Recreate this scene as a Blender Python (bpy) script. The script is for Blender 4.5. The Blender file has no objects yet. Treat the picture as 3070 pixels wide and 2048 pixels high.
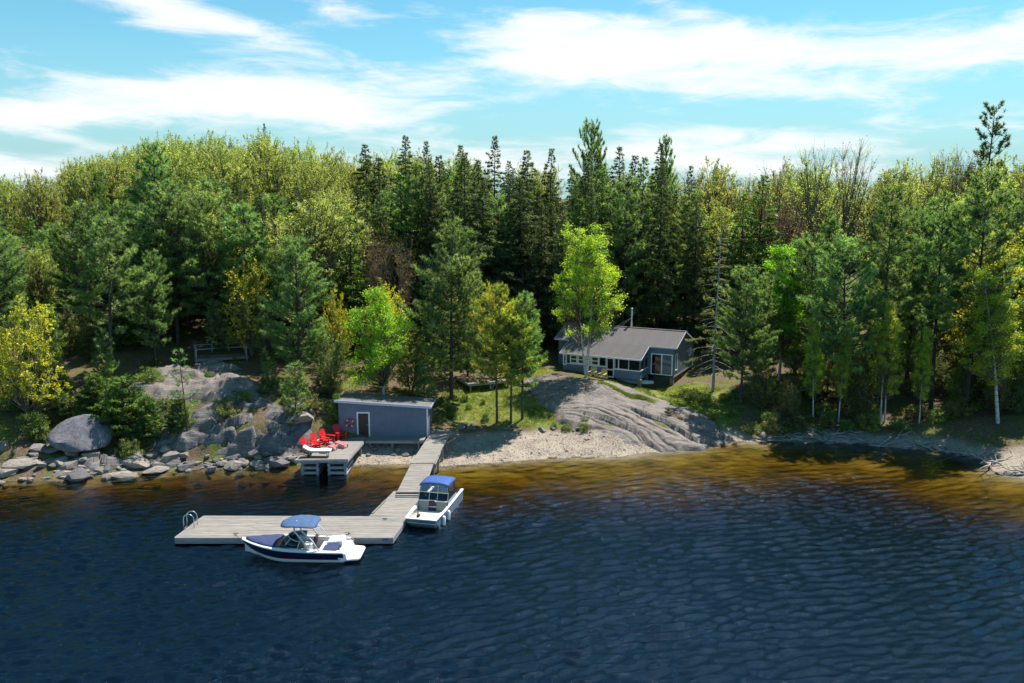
import bpy, math, random
import numpy as np
from mathutils import Vector, Matrix

# ---------------------------------------------------------------- camera, sky, sun, exposure
scene = bpy.context.scene
COL = scene.collection
SUN_EL = math.radians(60.0)
SUN_AZ = math.radians(40.0)            # to the right of straight ahead (+Y), beyond the shore

cam_data = bpy.data.cameras.new('camera')
cam = bpy.data.objects.new('camera', cam_data)
COL.objects.link(cam)
cam.location = (0.0, 0.0, 20.5)
cam.rotation_euler = (math.radians(90.0 - 9.622), 0.0, 0.0)
cam_data.sensor_width = 36.0
cam_data.lens = 36.0 * 2560.0 / 3070.0
cam_data.clip_start = 0.5
cam_data.clip_end = 6000.0
scene.camera = cam

world = bpy.data.worlds.new('World')
scene.world = world
world.use_nodes = True

def build_world():
    nt = world.node_tree
    nt.nodes.clear()
    N = nt.nodes.new
    L = nt.links.new
    def math_node(op, a, b=None, clamp=False):
        n = N('ShaderNodeMath'); n.operation = op; n.use_clamp = clamp
        for i, v in enumerate((a, b)):
            if v is None:
                continue
            if isinstance(v, (int, float)):
                n.inputs[i].default_value = v
            else:
                L(v, n.inputs[i])
        return n.outputs[0]
    sky = N('ShaderNodeTexSky')
    sky.sky_type = 'NISHITA'
    sky.sun_disc = False
    sky.sun_elevation = SUN_EL
    sky.sun_rotation = SUN_AZ
    sky.altitude = 300.0
    sky.air_density = 1.0
    sky.dust_density = 0.15
    sky.ozone_density = 2.0
    hs = N('ShaderNodeHueSaturation')
    hs.inputs['Hue'].default_value = 0.485
    hs.inputs['Saturation'].default_value = 1.0
    hs.inputs['Value'].default_value = 0.58
    tint = N('ShaderNodeMix'); tint.data_type = 'RGBA'; tint.blend_type = 'MULTIPLY'
    tint.inputs[0].default_value = 1.0; tint.inputs[7].default_value = (0.60, 0.95, 1.0, 1.0)
    L(sky.outputs[0], tint.inputs[6])
    L(tint.outputs[2], hs.inputs['Color'])
    tc = N('ShaderNodeTexCoord')
    sep = N('ShaderNodeSeparateXYZ')
    L(tc.outputs['Generated'], sep.inputs[0])
    az = math_node('ARCTAN2', sep.outputs[0], sep.outputs[1])
    el = math_node('ARCSINE', sep.outputs[2])
    # wispy cloud sheet: noise stretched along the horizon, drawn out into streaks
    comb = N('ShaderNodeCombineXYZ')
    L(math_node('MULTIPLY', az, 2.6), comb.inputs[0])
    L(math_node('ADD', math_node('MULTIPLY', el, 15.0), math_node('MULTIPLY', az, 0.9)), comb.inputs[1])
    comb.inputs[2].default_value = 3.1
    n1 = N('ShaderNodeTexNoise'); n1.inputs['Scale'].default_value = 1.0
    n1.inputs['Detail'].default_value = 8.0; n1.inputs['Roughness'].default_value = 0.58
    n1.inputs['Distortion'].default_value = 0.9
    L(comb.outputs[0], n1.inputs['Vector'])
    comb2 = N('ShaderNodeCombineXYZ')
    L(math_node('MULTIPLY', az, 9.0), comb2.inputs[0])
    L(math_node('MULTIPLY', el, 42.0), comb2.inputs[1])
    n2 = N('ShaderNodeTexNoise'); n2.inputs['Scale'].default_value = 1.0
    n2.inputs['Detail'].default_value = 9.0; n2.inputs['Roughness'].default_value = 0.62
    n2.inputs['Distortion'].default_value = 0.6
    L(comb2.outputs[0], n2.inputs['Vector'])
    dens = math_node('ADD', math_node('MULTIPLY', n1.outputs[0], 1.0), math_node('MULTIPLY', n2.outputs[0], 0.85))
    # cloud banks: (azimuth, elevation, half width, half height, tilt, weight)
    banks = [(0.16, 0.168, 0.30, 0.026, -0.05, 0.62), (0.06, 0.150, 0.13, 0.016, 0.10, 0.40),
             (0.20, 0.118, 0.20, 0.020, -0.04, 0.45), (-0.28, 0.110, 0.17, 0.024, -0.08, 0.55),
             (-0.50, 0.085, 0.22, 0.022, 0.06, 0.55), (-0.45, 0.200, 0.16, 0.018, -0.28, 0.45),
             (-0.34, 0.190, 0.14, 0.014, -0.25, 0.40), (-0.42, 0.226, 0.25, 0.012, -0.10, 0.35),
             (-0.62, 0.150, 0.10, 0.018, -0.10, 0.35), (0.57, 0.175, 0.11, 0.022, 0.18, 0.50),
             (0.0, 0.030, 9.0, 0.026, 0.0, 0.40), (0.34, 0.070, 0.30, 0.018, 0.03, 0.40),
             (0.12, 0.222, 0.12, 0.010, -0.35, 0.22)]
    for (a0, e0, wa, we, tl, wt) in banks:
        da = math_node('SUBTRACT', az, a0)
        de = math_node('SUBTRACT', math_node('SUBTRACT', el, e0), math_node('MULTIPLY', da, tl))
        q = math_node('ADD', math_node('POWER', math_node('MULTIPLY', da, 1.0 / wa), 2.0),
                      math_node('POWER', math_node('MULTIPLY', de, 1.0 / we), 2.0))
        g = math_node('EXPONENT', math_node('MULTIPLY', q, -0.7))
        dens = math_node('ADD', dens, math_node('MULTIPLY', g, wt))
    hi = N('ShaderNodeMapRange'); hi.interpolation_type = 'SMOOTHSTEP'
    L(el, hi.inputs[0]); hi.inputs[1].default_value = 0.25; hi.inputs[2].default_value = 0.6; hi.inputs[3].default_value = 0.0; hi.inputs[4].default_value = -0.16
    dens = math_node('ADD', dens, hi.outputs[0])
    mr = N('ShaderNodeMapRange'); mr.interpolation_type = 'SMOOTHSTEP'
    L(dens, mr.inputs[0])
    mr.inputs[1].default_value = 1.16; mr.inputs[2].default_value = 1.56
    mix = N('ShaderNodeMix'); mix.data_type = 'RGBA'
    L(math_node('MULTIPLY', mr.outputs[0], 0.93), mix.inputs[0])
    hz = N('ShaderNodeMapRange'); hz.interpolation_type = 'SMOOTHSTEP'
    L(el, hz.inputs[0]); hz.inputs[1].default_value = 0.20; hz.inputs[2].default_value = -0.03
    hz.inputs[3].default_value = 0.0; hz.inputs[4].default_value = 0.92
    pale = N('ShaderNodeMix'); pale.data_type = 'RGBA'
    L(hz.outputs[0], pale.inputs[0]); L(hs.outputs[0], pale.inputs[6])
    pale.inputs[7].default_value = (1.75, 2.75, 3.05, 1.0)
    L(pale.outputs[2], mix.inputs[6])
    mix.inputs[7].default_value = (4.35, 4.45, 4.5, 1.0)
    bg = N('ShaderNodeBackground')
    bg.inputs['Strength'].default_value = 0.10
    L(mix.outputs[2], bg.inputs['Color'])
    out = N('ShaderNodeOutputWorld')
    L(bg.outputs[0], out.inputs['Surface'])
build_world()

sun_data = bpy.data.lights.new('sun', 'SUN')
sun_data.energy = 3.5
sun_data.angle = math.radians(0.55)
sun_data.color = (1.0, 0.95, 0.87)
sun = bpy.data.objects.new('sun', sun_data)
COL.objects.link(sun)
sd = Vector((math.sin(SUN_AZ) * math.cos(SUN_EL), math.cos(SUN_AZ) * math.cos(SUN_EL), math.sin(SUN_EL)))
sun.location = (40, 120, 120)
sun.rotation_euler = (-sd).to_track_quat('-Z', 'Y').to_euler()

scene.view_settings.view_transform = 'Standard'
scene.view_settings.look = 'None'
scene.view_settings.exposure = 1.27
scene.view_settings.gamma = 1.0
scene.render.engine = 'CYCLES'
scene.cycles.max_bounces = 8
scene.cycles.diffuse_bounces = 3
scene.cycles.glossy_bounces = 3
scene.cycles.transmission_bounces = 4
scene.cycles.transparent_max_bounces = 12
scene.cycles.volume_bounces = 0
scene.cycles.sample_clamp_indirect = 4.0
scene.cycles.sample_clamp_direct = 3.0
scene.cycles.use_denoising = True

# ---------------------------------------------------------------- helpers
R = math.radians
rng = np.random.default_rng(7)

def tag(o, label=None, cat=None, group=None, kind=None):
    if label: o['label'] = label
    if cat: o['category'] = cat
    if group: o['group'] = group
    if kind: o['kind'] = kind
    return o

def empty(name, loc=(0, 0, 0), rz=0.0):
    o = bpy.data.objects.new(name, None)
    COL.objects.link(o)
    o.location = loc
    o.rotation_euler = (0, 0, rz)
    o.empty_display_size = 0.3
    return o

def link(name, mesh, parent=None, loc=(0, 0, 0), rot=(0, 0, 0), scale=(1, 1, 1)):
    o = bpy.data.objects.new(name, mesh)
    COL.objects.link(o)
    o.location = loc; o.rotation_euler = rot; o.scale = scale
    if parent is not None:
        o.parent = parent
    return o

def mesh_np(name, V, F, mat=None, smooth=False):
    """V (n,3), F (m,k) all faces with the same corner count."""
    me = bpy.data.meshes.new(name)
    V = np.ascontiguousarray(V, dtype=np.float32); F = np.ascontiguousarray(F, dtype=np.int32)
    n, k = F.shape
    me.vertices.add(len(V)); me.vertices.foreach_set('co', V.ravel())
    me.loops.add(n * k); me.loops.foreach_set('vertex_index', F.ravel())
    me.polygons.add(n)
    me.polygons.foreach_set('loop_start', np.arange(n, dtype=np.int32) * k)
    me.polygons.foreach_set('loop_total', np.full(n, k, dtype=np.int32))
    me.polygons.foreach_set('use_smooth', np.full(n, smooth, dtype=bool))
    me.update(calc_edges=True)
    if mat is not None:
        me.materials.append(mat)
    return me

def point_attr(me, name, vals):
    a = me.attributes.new(name, 'FLOAT', 'POINT')
    a.data.foreach_set('value', np.ascontiguousarray(vals, dtype=np.float32))

class MB:
    """Collects simple solids into one mesh."""
    def __init__(self):
        self.v = []; self.f = []
    def add(self, verts, faces):
        b = len(self.v)
        self.v += [tuple(p) for p in verts]
        self.f += [tuple(b + i for i in f) for f in faces]
        return self
    def box(self, x0, x1, y0, y1, z0, z1):
        return self.add([(x0, y0, z0), (x1, y0, z0), (x1, y1, z0), (x0, y1, z0), (x0, y0, z1), (x1, y0, z1), (x1, y1, z1), (x0, y1, z1)],
                        [(0, 3, 2, 1), (4, 5, 6, 7), (0, 1, 5, 4), (1, 2, 6, 5), (2, 3, 7, 6), (3, 0, 4, 7)])
    def hexa(self, bottom, top):
        """bottom, top: 4 points each, counter-clockwise seen from above"""
        return self.add(list(bottom) + list(top),
                        [(0, 3, 2, 1), (4, 5, 6, 7), (0, 1, 5, 4), (1, 2, 6, 5), (2, 3, 7, 6), (3, 0, 4, 7)])
    def bar(self, p, q, w, h, upv=(0, 0, 1)):
        p = Vector(p); q = Vector(q); d = (q - p).normalized()
        u = Vector(upv)
        if abs(d.dot(u)) > 0.98: u = Vector((0, 1, 0))
        s = d.cross(u).normalized(); u = s.cross(d).normalized()
        s = s * (w / 2); u = u * (h / 2)
        return self.add([p - s - u, p + s - u, p + s + u, p - s + u, q - s - u, q + s - u, q + s + u, q - s + u],
                        [(0, 1, 2, 3), (7, 6, 5, 4), (4, 5, 1, 0), (5, 6, 2, 1), (6, 7, 3, 2), (7, 4, 0, 3)])
    def tube(self, pts, r, n=6, closed=False, caps=True):
        pts = [Vector(p) for p in pts]
        rr = r if isinstance(r, (list, tuple)) else [r] * len(pts)
        rings = []
        m = len(pts)
        prev = None
        for i, p in enumerate(pts):
            if closed: d = pts[(i + 1) % m] - pts[i - 1]
            else: d = pts[min(i + 1, m - 1)] - pts[max(i - 1, 0)]
            d = d.normalized()
            u = prev if prev is not None else (Vector((0, 0, 1)) if abs(d.z) < 0.9 else Vector((1, 0, 0)))
            s = d.cross(u)
            if s.length < 1e-5: s = d.cross(Vector((0, 1, 0.3)))
            s.normalize(); u = s.cross(d).normalized(); prev = u
            rings.append([p + (s * math.cos(2 * math.pi * k / n) + u * math.sin(2 * math.pi * k / n)) * rr[i] for k in range(n)])
        V = [q for rg in rings for q in rg]; F = []
        for i in range(m if closed else m - 1):
            j = (i + 1) % m
            for k in range(n):
                F.append((i * n + k, i * n + (k + 1) % n, j * n + (k + 1) % n, j * n + k))
        if caps and not closed:
            F.append(tuple(range(n))[::-1]); F.append(tuple((m - 1) * n + k for k in range(n)))
        return self.add(V, F)
    def loft(self, rings, closed_ring=False, caps=False):
        m = len(rings); n = len(rings[0]); F = []
        for i in range(m - 1):
            for k in range(n if closed_ring else n - 1):
                k2 = (k + 1) % n
                F.append((i * n + k, i * n + k2, (i + 1) * n + k2, (i + 1) * n + k))
        if caps:
            F.append(tuple(range(n))[::-1]); F.append(tuple((m - 1) * n + k for k in range(n)))
        return self.add([q for rg in rings for q in rg], F)
    def prism(self, poly, z0, z1):
        n = len(poly)
        V = [(x, y, z0) for x, y in poly] + [(x, y, z1) for x, y in poly]
        F = [tuple(range(n))[::-1], tuple(range(n, 2 * n))] + [(i, (i + 1) % n, n + (i + 1) % n, n + i) for i in range(n)]
        return self.add(V, F)
    def mesh(self, name, mat, smooth=False, fix=True):
        me = bpy.data.meshes.new(name)
        me.from_pydata(self.v, [], self.f)
        if fix:
            import bmesh
            bm = bmesh.new(); bm.from_mesh(me)
            bmesh.ops.recalc_face_normals(bm, faces=bm.faces)
            bm.to_mesh(me); bm.free()
        me.update()
        if smooth:
            me.polygons.foreach_set('use_smooth', np.ones(len(me.polygons), dtype=bool))
        me.materials.append(mat)
        return me
    def build(self, name, mat, parent=None, smooth=False, loc=(0, 0, 0), rot=(0, 0, 0), bevel=0.0, thick=0.0):
        o = link(name, self.mesh(name, mat, smooth), parent, loc, rot)
        if thick:
            m = o.modifiers.new('thickness', 'SOLIDIFY'); m.thickness = thick; m.offset = 0
        if bevel:
            m = o.modifiers.new('edge', 'BEVEL'); m.width = bevel; m.segments = 2; m.limit_method = 'ANGLE'
        return o

def copy_tree(o, parent=None):
    c = o.copy(); COL.objects.link(c); c.parent = parent
    for ch in o.children:
        copy_tree(ch, c)
    return c

# value noise in numpy
_perm = np.random.default_rng(11).random((256, 256)).astype(np.float64)
def vnoise(x, y):
    xi = np.floor(x).astype(int); yi = np.floor(y).astype(int)
    fx = x - xi; fy = y - yi
    fx = fx * fx * (3 - 2 * fx); fy = fy * fy * (3 - 2 * fy)
    g = lambda a, b: _perm[a & 255, b & 255]
    return ((g(xi, yi) * (1 - fx) + g(xi + 1, yi) * fx) * (1 - fy) + (g(xi, yi + 1) * (1 - fx) + g(xi + 1, yi + 1) * fx) * fy) * 2 - 1
def fbm(x, y, oct=4, gain=0.5):
    s = 0; a = 1.0
    for i in range(oct):
        s = s + a * vnoise(x * 2 ** i + 17.3 * i, y * 2 ** i + 5.1 * i); a *= gain
    return s
def sstep(a, b, x):
    t = np.clip((x - a) / (b - a), 0, 1)
    return t * t * (3 - 2 * t)

# ---------------------------------------------------------------- materials
MATS = {}
def new_mat(name):
    m = bpy.data.materials.new(name); m.use_nodes = True
    m.node_tree.nodes.clear()
    MATS[name] = m
    return m, m.node_tree

def ramp(nt, fac, stops):
    n = nt.nodes.new('ShaderNodeValToRGB')
    e = n.color_ramp.elements
    while len(e) < len(stops): e.new(0.5)
    for i, (p, c) in enumerate(stops):
        e[i].position = p; e[i].color = (c[0], c[1], c[2], 1.0)
    nt.links.new(fac, n.inputs[0])
    return n.outputs[0]

def noise(nt, vec, scale, detail=4, rough=0.55, dist=0.0):
    n = nt.nodes.new('ShaderNodeTexNoise')
    n.inputs['Scale'].default_value = scale; n.inputs['Detail'].default_value = detail
    n.inputs['Roughness'].default_value = rough; n.inputs['Distortion'].default_value = dist
    if vec is not None: nt.links.new(vec, n.inputs['Vector'])
    return n.outputs[0]

def mapped(nt, src='Object', scale=(1, 1, 1), rot=(0, 0, 0)):
    tc = nt.nodes.new('ShaderNodeTexCoord'); mp = nt.nodes.new('ShaderNodeMapping')
    mp.inputs['Scale'].default_value = scale; mp.inputs['Rotation'].default_value = rot
    nt.links.new(tc.outputs[src], mp.inputs[0])
    return mp.outputs[0]

def mixc(nt, fac, a, b, mode='MIX'):
    n = nt.nodes.new('ShaderNodeMix'); n.data_type = 'RGBA'; n.blend_type = mode
    for i, v in ((0, fac), (6, a), (7, b)):
        if isinstance(v, (int, float)): n.inputs[i].default_value = v
        elif isinstance(v, tuple): n.inputs[i].default_value = (v[0], v[1], v[2], 1.0)
        else: nt.links.new(v, n.inputs[i])
    return n.outputs[2]

def mnode(nt, op, a, b=0.0, clamp=False):
    n = nt.nodes.new('ShaderNodeMath'); n.operation = op; n.use_clamp = clamp
    for i, v in enumerate((a, b)):
        if isinstance(v, (int, float)): n.inputs[i].default_value = v
        else: nt.links.new(v, n.inputs[i])
    return n.outputs[0]

def bump(nt, h, strength=0.4, dist=0.05, normal=None):
    n = nt.nodes.new('ShaderNodeBump')
    n.inputs['Strength'].default_value = strength; n.inputs['Distance'].default_value = dist
    nt.links.new(h, n.inputs['Height'])
    if normal is not None: nt.links.new(normal, n.inputs['Normal'])
    return n.outputs[0]

def principled(nt, color, rough=0.6, metal=0.0, spec=0.5, normal=None, coat=0.0):
    b = nt.nodes.new('ShaderNodeBsdfPrincipled')
    for key, v in (('Base Color', color), ('Roughness', rough)):
        if isinstance(v, tuple): b.inputs[key].default_value = (v[0], v[1], v[2], 1.0)
        elif isinstance(v, (int, float)): b.inputs[key].default_value = v
        else: nt.links.new(v, b.inputs[key])
    b.inputs['Metallic'].default_value = metal
    b.inputs['Specular IOR Level'].default_value = spec
    b.inputs['Coat Weight'].default_value = coat
    if normal is not None: nt.links.new(normal, b.inputs['Normal'])
    o = nt.nodes.new('ShaderNodeOutputMaterial')
    nt.links.new(b.outputs[0], o.inputs[0])
    return b

def paint(name, col, rough=0.5, var=0.12, scale=3.0, metal=0.0, spec=0.5, coat=0.0, bumpy=0.0):
    """plain coat with a little blotchy wear"""
    m, nt = new_mat(name)
    v = mapped(nt)
    f = noise(nt, v, scale, 6, 0.62)
    lo = tuple(c * (1 - var) for c in col); hi = tuple(min(1, c * (1 + var)) for c in col)
    c = ramp(nt, f, [(0.3, lo), (0.7, hi)])
    oi = nt.nodes.new('ShaderNodeObjectInfo')
    c = mixc(nt, mnode(nt, 'MULTIPLY', oi.outputs['Random'], var * 0.8), c, (0.02, 0.02, 0.02))
    nm = bump(nt, noise(nt, v, scale * 9, 4), bumpy, 0.01) if bumpy else None
    principled(nt, c, rough, metal, spec, nm, coat)
    return m

def wood(name, base, dark, axis='x', rough=0.8, fine=1.0):
    """weathered boards: streaks along the grain, each board its own tone"""
    m, nt = new_mat(name)
    sc = {'x': (0.6, 9, 9), 'y': (9, 0.6, 9), 'z': (9, 9, 0.6)}[axis]
    oi = nt.nodes.new('ShaderNodeObjectInfo')
    tc = nt.nodes.new('ShaderNodeTexCoord')
    add = nt.nodes.new('ShaderNodeVectorMath'); add.operation = 'ADD'
    cx = nt.nodes.new('ShaderNodeCombineXYZ')
    for i, k in enumerate((31.0, 17.0, 7.0)):
        nt.links.new(mnode(nt, 'MULTIPLY', oi.outputs['Random'], k), cx.inputs[i])
    nt.links.new(tc.outputs['Object'], add.inputs[0]); nt.links.new(cx.outputs[0], add.inputs[1])
    mp = nt.nodes.new('ShaderNodeMapping'); mp.inputs['Scale'].default_value = sc
    nt.links.new(add.outputs[0], mp.inputs[0])
    g = noise(nt, mp.outputs[0], 2.2 * fine, 7, 0.65, 0.4)
    c = ramp(nt, g, [(0.28, dark), (0.5, base), (0.75, tuple(min(1, x * 1.15) for x in base))])
    blot = noise(nt, add.outputs[0], 0.9, 4)
    c = mixc(nt, mnode(nt, 'MULTIPLY', mnode(nt, 'SUBTRACT', blot, 0.42, True), 1.6, True), c, dark)
    c = mixc(nt, mnode(nt, 'MULTIPLY', oi.outputs['Random'], 0.38), c, dark)
    principled(nt, c, rough, 0, 0.25, bump(nt, g, 0.5, 0.006))
    return m

def foliage(name, stops, trans=0.35, hue_var=0.10, gain=1.0):
    """leaf stuff: colour by clump, a tone per tree, light passing through"""
    m, nt = new_mat(name)
    at = nt.nodes.new('ShaderNodeAttribute'); at.attribute_name = 'tone'
    c = ramp(nt, at.outputs['Fac'], stops)
    oi = nt.nodes.new('ShaderNodeObjectInfo')
    hs = nt.nodes.new('ShaderNodeHueSaturation')
    nt.links.new(mnode(nt, 'ADD', mnode(nt, 'MULTIPLY', oi.outputs['Random'], hue_var * 0.35), 0.5 - hue_var * 0.175), hs.inputs['Hue'])
    nt.links.new(mnode(nt, 'ADD', mnode(nt, 'MULTIPLY', oi.outputs['Random'], 0.3), 0.85), hs.inputs['Value'])
    nt.links.new(c, hs.inputs['Color'])
    d = nt.nodes.new('ShaderNodeBsdfDiffuse'); t = nt.nodes.new('ShaderNodeBsdfTranslucent')
    g = nt.nodes.new('ShaderNodeBsdfGlossy'); g.inputs['Roughness'].default_value = 0.45
    g.inputs['Color'].default_value = (0.9, 0.95, 1.0, 1)
    nt.links.new(hs.outputs[0], d.inputs[0])
    tcol = mixc(nt, 1.0, hs.outputs[0], (2.0, 1.95, 0.9), 'MULTIPLY')
    nt.links.new(tcol, t.inputs[0])
    mx = nt.nodes.new('ShaderNodeMixShader'); mx.inputs[0].default_value = trans
    nt.links.new(d.outputs[0], mx.inputs[1]); nt.links.new(t.outputs[0], mx.inputs[2])
    m2 = nt.nodes.new('ShaderNodeMixShader'); m2.inputs[0].default_value = 0.035
    nt.links.new(mx.outputs[0], m2.inputs[1]); nt.links.new(g.outputs[0], m2.inputs[2])
    o = nt.nodes.new('ShaderNodeOutputMaterial'); nt.links.new(m2.outputs[0], o.inputs[0])
    return m

def bark(name, a, b, scale=(6, 6, 1.2), marks=None):
    m, nt = new_mat(name)
    v = mapped(nt, 'Object', scale)
    f = noise(nt, v, 2.5, 6, 0.7)
    c = ramp(nt, f, [(0.35, b), (0.65, a)])
    if marks:
        f2 = noise(nt, mapped(nt, 'Object', (2, 2, 14)), 1.4, 4)
        c = mixc(nt, mnode(nt, 'GREATER_THAN', f2, 0.60), c, marks)
    principled(nt, c, 0.9, 0, 0.2, bump(nt, f, 0.6, 0.02))
    return m

M_PLANK = wood('grey_decking', (0.30, 0.275, 0.25), (0.15, 0.133, 0.118), 'x')
M_PLANKY = wood('grey_decking_across', (0.30, 0.275, 0.25), (0.15, 0.133, 0.118), 'y')
M_TIMBER = wood('grey_timber', (0.36, 0.36, 0.37), (0.17, 0.165, 0.17), 'x')
M_BROWN = wood('brown_decking', (0.27, 0.19, 0.15), (0.12, 0.085, 0.065), 'x')
M_POST = wood('grey_post', (0.30, 0.28, 0.26), (0.13, 0.12, 0.11), 'z')
M_SIDING = paint('slate_blue_siding', (0.145, 0.162, 0.235), 0.55, 0.14, 1.4)
M_HOUSE = paint('grey_blue_siding', (0.130, 0.172, 0.250), 0.55, 0.12, 1.2)
M_WHITE = paint('white_paint', (0.80, 0.82, 0.84), 0.45, 0.06, 2.0)
M_GEL = paint('white_gelcoat', (0.80, 0.80, 0.79), 0.18, 0.03, 1.5, coat=0.5)
M_NAVY = paint('navy_gelcoat', (0.006, 0.009, 0.038), 0.12, 0.1, 1.5, coat=0.6)
M_REDLINE = paint('red_pinstripe', (0.55, 0.02, 0.04), 0.3, 0.05)
M_CANVAS = paint('blue_canvas', (0.045, 0.105, 0.235), 0.8, 0.16, 4.0, bumpy=0.3)
M_CANVAS2 = paint('royal_blue_canvas', (0.022, 0.085, 0.32), 0.75, 0.12, 4.0, bumpy=0.2)
M_NAVYCLOTH = paint('navy_cloth', (0.030, 0.045, 0.135), 0.85, 0.16, 5.0, bumpy=0.3)
M_VINYL = paint('white_vinyl', (0.72, 0.70, 0.66), 0.45, 0.06, 4.0)
M_DARK = paint('black_rubber', (0.018, 0.018, 0.02), 0.55, 0.2)
M_BROWNSTEP = paint('dark_brown_step', (0.06, 0.045, 0.035), 0.6, 0.2)
M_TAN = paint('tan_panel', (0.36, 0.31, 0.26), 0.6, 0.08)
M_ALU = paint('brushed_aluminium', (0.55, 0.58, 0.62), 0.38, 0.08, 5.0, metal=0.75)
M_ALUP = paint('painted_aluminium', (0.17, 0.22, 0.29), 0.45, 0.15, 3.0, metal=0.1)
M_FLOOR = paint('pale_boat_floor', (0.60, 0.57, 0.52), 0.6, 0.08, 3.0)
M_STEEL = paint('pale_steel', (0.62, 0.66, 0.70), 0.25, 0.06, 3.0, metal=0.8)
M_TOWER = paint('tower_white', (0.66, 0.72, 0.80), 0.3, 0.05)
M_RED = paint('red_plastic', (0.62, 0.012, 0.018), 0.42, 0.08)
M_PINK = paint('sun_bleached_red_cushion', (0.62, 0.20, 0.22), 0.7, 0.2, 9.0)
M_LIFERING = paint('life_ring_red', (0.42, 0.03, 0.05), 0.5, 0.1)
M_DOOR = paint('dark_brown_door', (0.028, 0.018, 0.016), 0.5, 0.2)
M_SHADEIN = paint('interior_shade', (0.05, 0.055, 0.06), 0.8, 0.2)  # near-black tone puts indoor and underfloor shade into the colour
M_CURTAIN = paint('pale_curtain', (0.42, 0.44, 0.47), 0.8, 0.1)
M_BRICK = paint('brown_block', (0.23, 0.165, 0.14), 0.85, 0.18, 6.0, bumpy=0.5)
M_LATTICE = wood('brown_lattice', (0.15, 0.115, 0.095), (0.07, 0.055, 0.045), 'x')
M_YELLOWWOOD = paint('pale_yellow_wood', (0.55, 0.43, 0.16), 0.6, 0.12)
M_CANOE = paint('pale_grey_hull', (0.50, 0.55, 0.58), 0.35, 0.1)
M_FASCIA = paint('pale_blue_fascia', (0.50, 0.56, 0.68), 0.5, 0.06)

def glass(name, tint, refl=1.0, rough=0.02):
    m, nt = new_mat(name)
    fr = nt.nodes.new('ShaderNodeFresnel'); fr.inputs[0].default_value = 1.5
    t = nt.nodes.new('ShaderNodeBsdfTransparent'); t.inputs[0].default_value = (*tint, 1)
    g = nt.nodes.new('ShaderNodeBsdfGlossy'); g.inputs['Roughness'].default_value = rough
    mx = nt.nodes.new('ShaderNodeMixShader')
    nt.links.new(mnode(nt, 'MULTIPLY', fr.outputs[0], refl, True), mx.inputs[0])
    nt.links.new(t.outputs[0], mx.inputs[1]); nt.links.new(g.outputs[0], mx.inputs[2])
    o = nt.nodes.new('ShaderNodeOutputMaterial'); nt.links.new(mx.outputs[0], o.inputs[0])
    return m
M_GLASS = glass('window_glass', (0.62, 0.68, 0.72), 1.6)
M_TINT = glass('tinted_glass', (0.16, 0.22, 0.24), 1.6)
M_CLEARVINYL = glass('clear_vinyl', (0.80, 0.84, 0.88), 2.2, 0.12)
M_SCREEN = glass('insect_screen', (0.42, 0.45, 0.50), 0.4, 0.5)

def shingle_mat():
    m, nt = new_mat('grey_shingles')
    v = mapped(nt)
    f = noise(nt, v, 14, 3, 0.7)
    c = ramp(nt, f, [(0.3, (0.135, 0.125, 0.13)), (0.7, (0.235, 0.215, 0.22))])
    b = noise(nt, v, 0.7, 4)
    c = mixc(nt, mnode(nt, 'MULTIPLY', mnode(nt, 'SUBTRACT', b, 0.45, True), 1.5, True), c, (0.20, 0.17, 0.15))
    oi = nt.nodes.new('ShaderNodeObjectInfo')
    c = mixc(nt, mnode(nt, 'MULTIPLY', oi.outputs['Random'], 0.3), c, (0.10, 0.10, 0.11))
    principled(nt, c, 0.9, 0, 0.2, bump(nt, f, 0.5, 0.01))
    return m
M_SHINGLE = shingle_mat()

def rock_mat(name, pale, mid, dark, streak=(0.15, 1.0, 1.0), scale=1.0, lichen=0.5):
    m, nt = new_mat(name)
    v = mapped(nt, 'Object', (scale, scale, scale))
    big = noise(nt, v, 0.55, 6, 0.62, 0.4)
    fine = noise(nt, v, 5.0, 7, 0.72)
    st = noise(nt, mapped(nt, 'Object', tuple(scale * s for s in streak), (0.1, 0.0, 0.5)), 3.2, 6, 0.65, 0.6)
    c = ramp(nt, big, [(0.25, dark), (0.48, mid), (0.75, pale)])
    c = mixc(nt, 0.5, c, ramp(nt, st, [(0.30, dark), (0.50, mid), (0.72, pale)]))
    c = mixc(nt, 0.75, c, ramp(nt, fine, [(0.25, (0.35, 0.35, 0.36)), (0.55, (0.85, 0.85, 0.86)), (0.8, (1.2, 1.17, 1.15))]), 'MULTIPLY')
    vo = nt.nodes.new('ShaderNodeTexVoronoi'); vo.inputs['Scale'].default_value = 2.6
    vo.feature = 'DISTANCE_TO_EDGE'
    wv = nt.nodes.new('ShaderNodeVectorMath'); wv.operation = 'ADD'
    nt.links.new(v, wv.inputs[0])
    nn = nt.nodes.new('ShaderNodeTexNoise'); nn.inputs['Scale'].default_value = 1.2
    nt.links.new(v, nn.inputs['Vector']); nt.links.new(nn.outputs['Color'], wv.inputs[1])
    nt.links.new(wv.outputs[0], vo.inputs['Vector'])
    l = noise(nt, v, 2.1, 5, 0.7)
    c = mixc(nt, mnode(nt, 'MULTIPLY', mnode(nt, 'SUBTRACT', l, 0.60, True), 5.0 * lichen, True), c, (0.42, 0.41, 0.38))
    h = mnode(nt, 'ADD', mnode(nt, 'MULTIPLY', fine, 0.5), st)
    nm = bump(nt, h, 0.8, 0.10)
    principled(nt, c, 0.88, 0, 0.25, nm)
    return m
M_GRANITE = rock_mat('pink_grey_granite', (0.37, 0.32, 0.285), (0.235, 0.202, 0.182), (0.085, 0.076, 0.072), (0.10, 1.5, 1.0))
M_DARKROCK = rock_mat('grey_gneiss', (0.30, 0.275, 0.26), (0.17, 0.16, 0.16), (0.065, 0.064, 0.068), (0.2, 0.2, 2.5))
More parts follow.
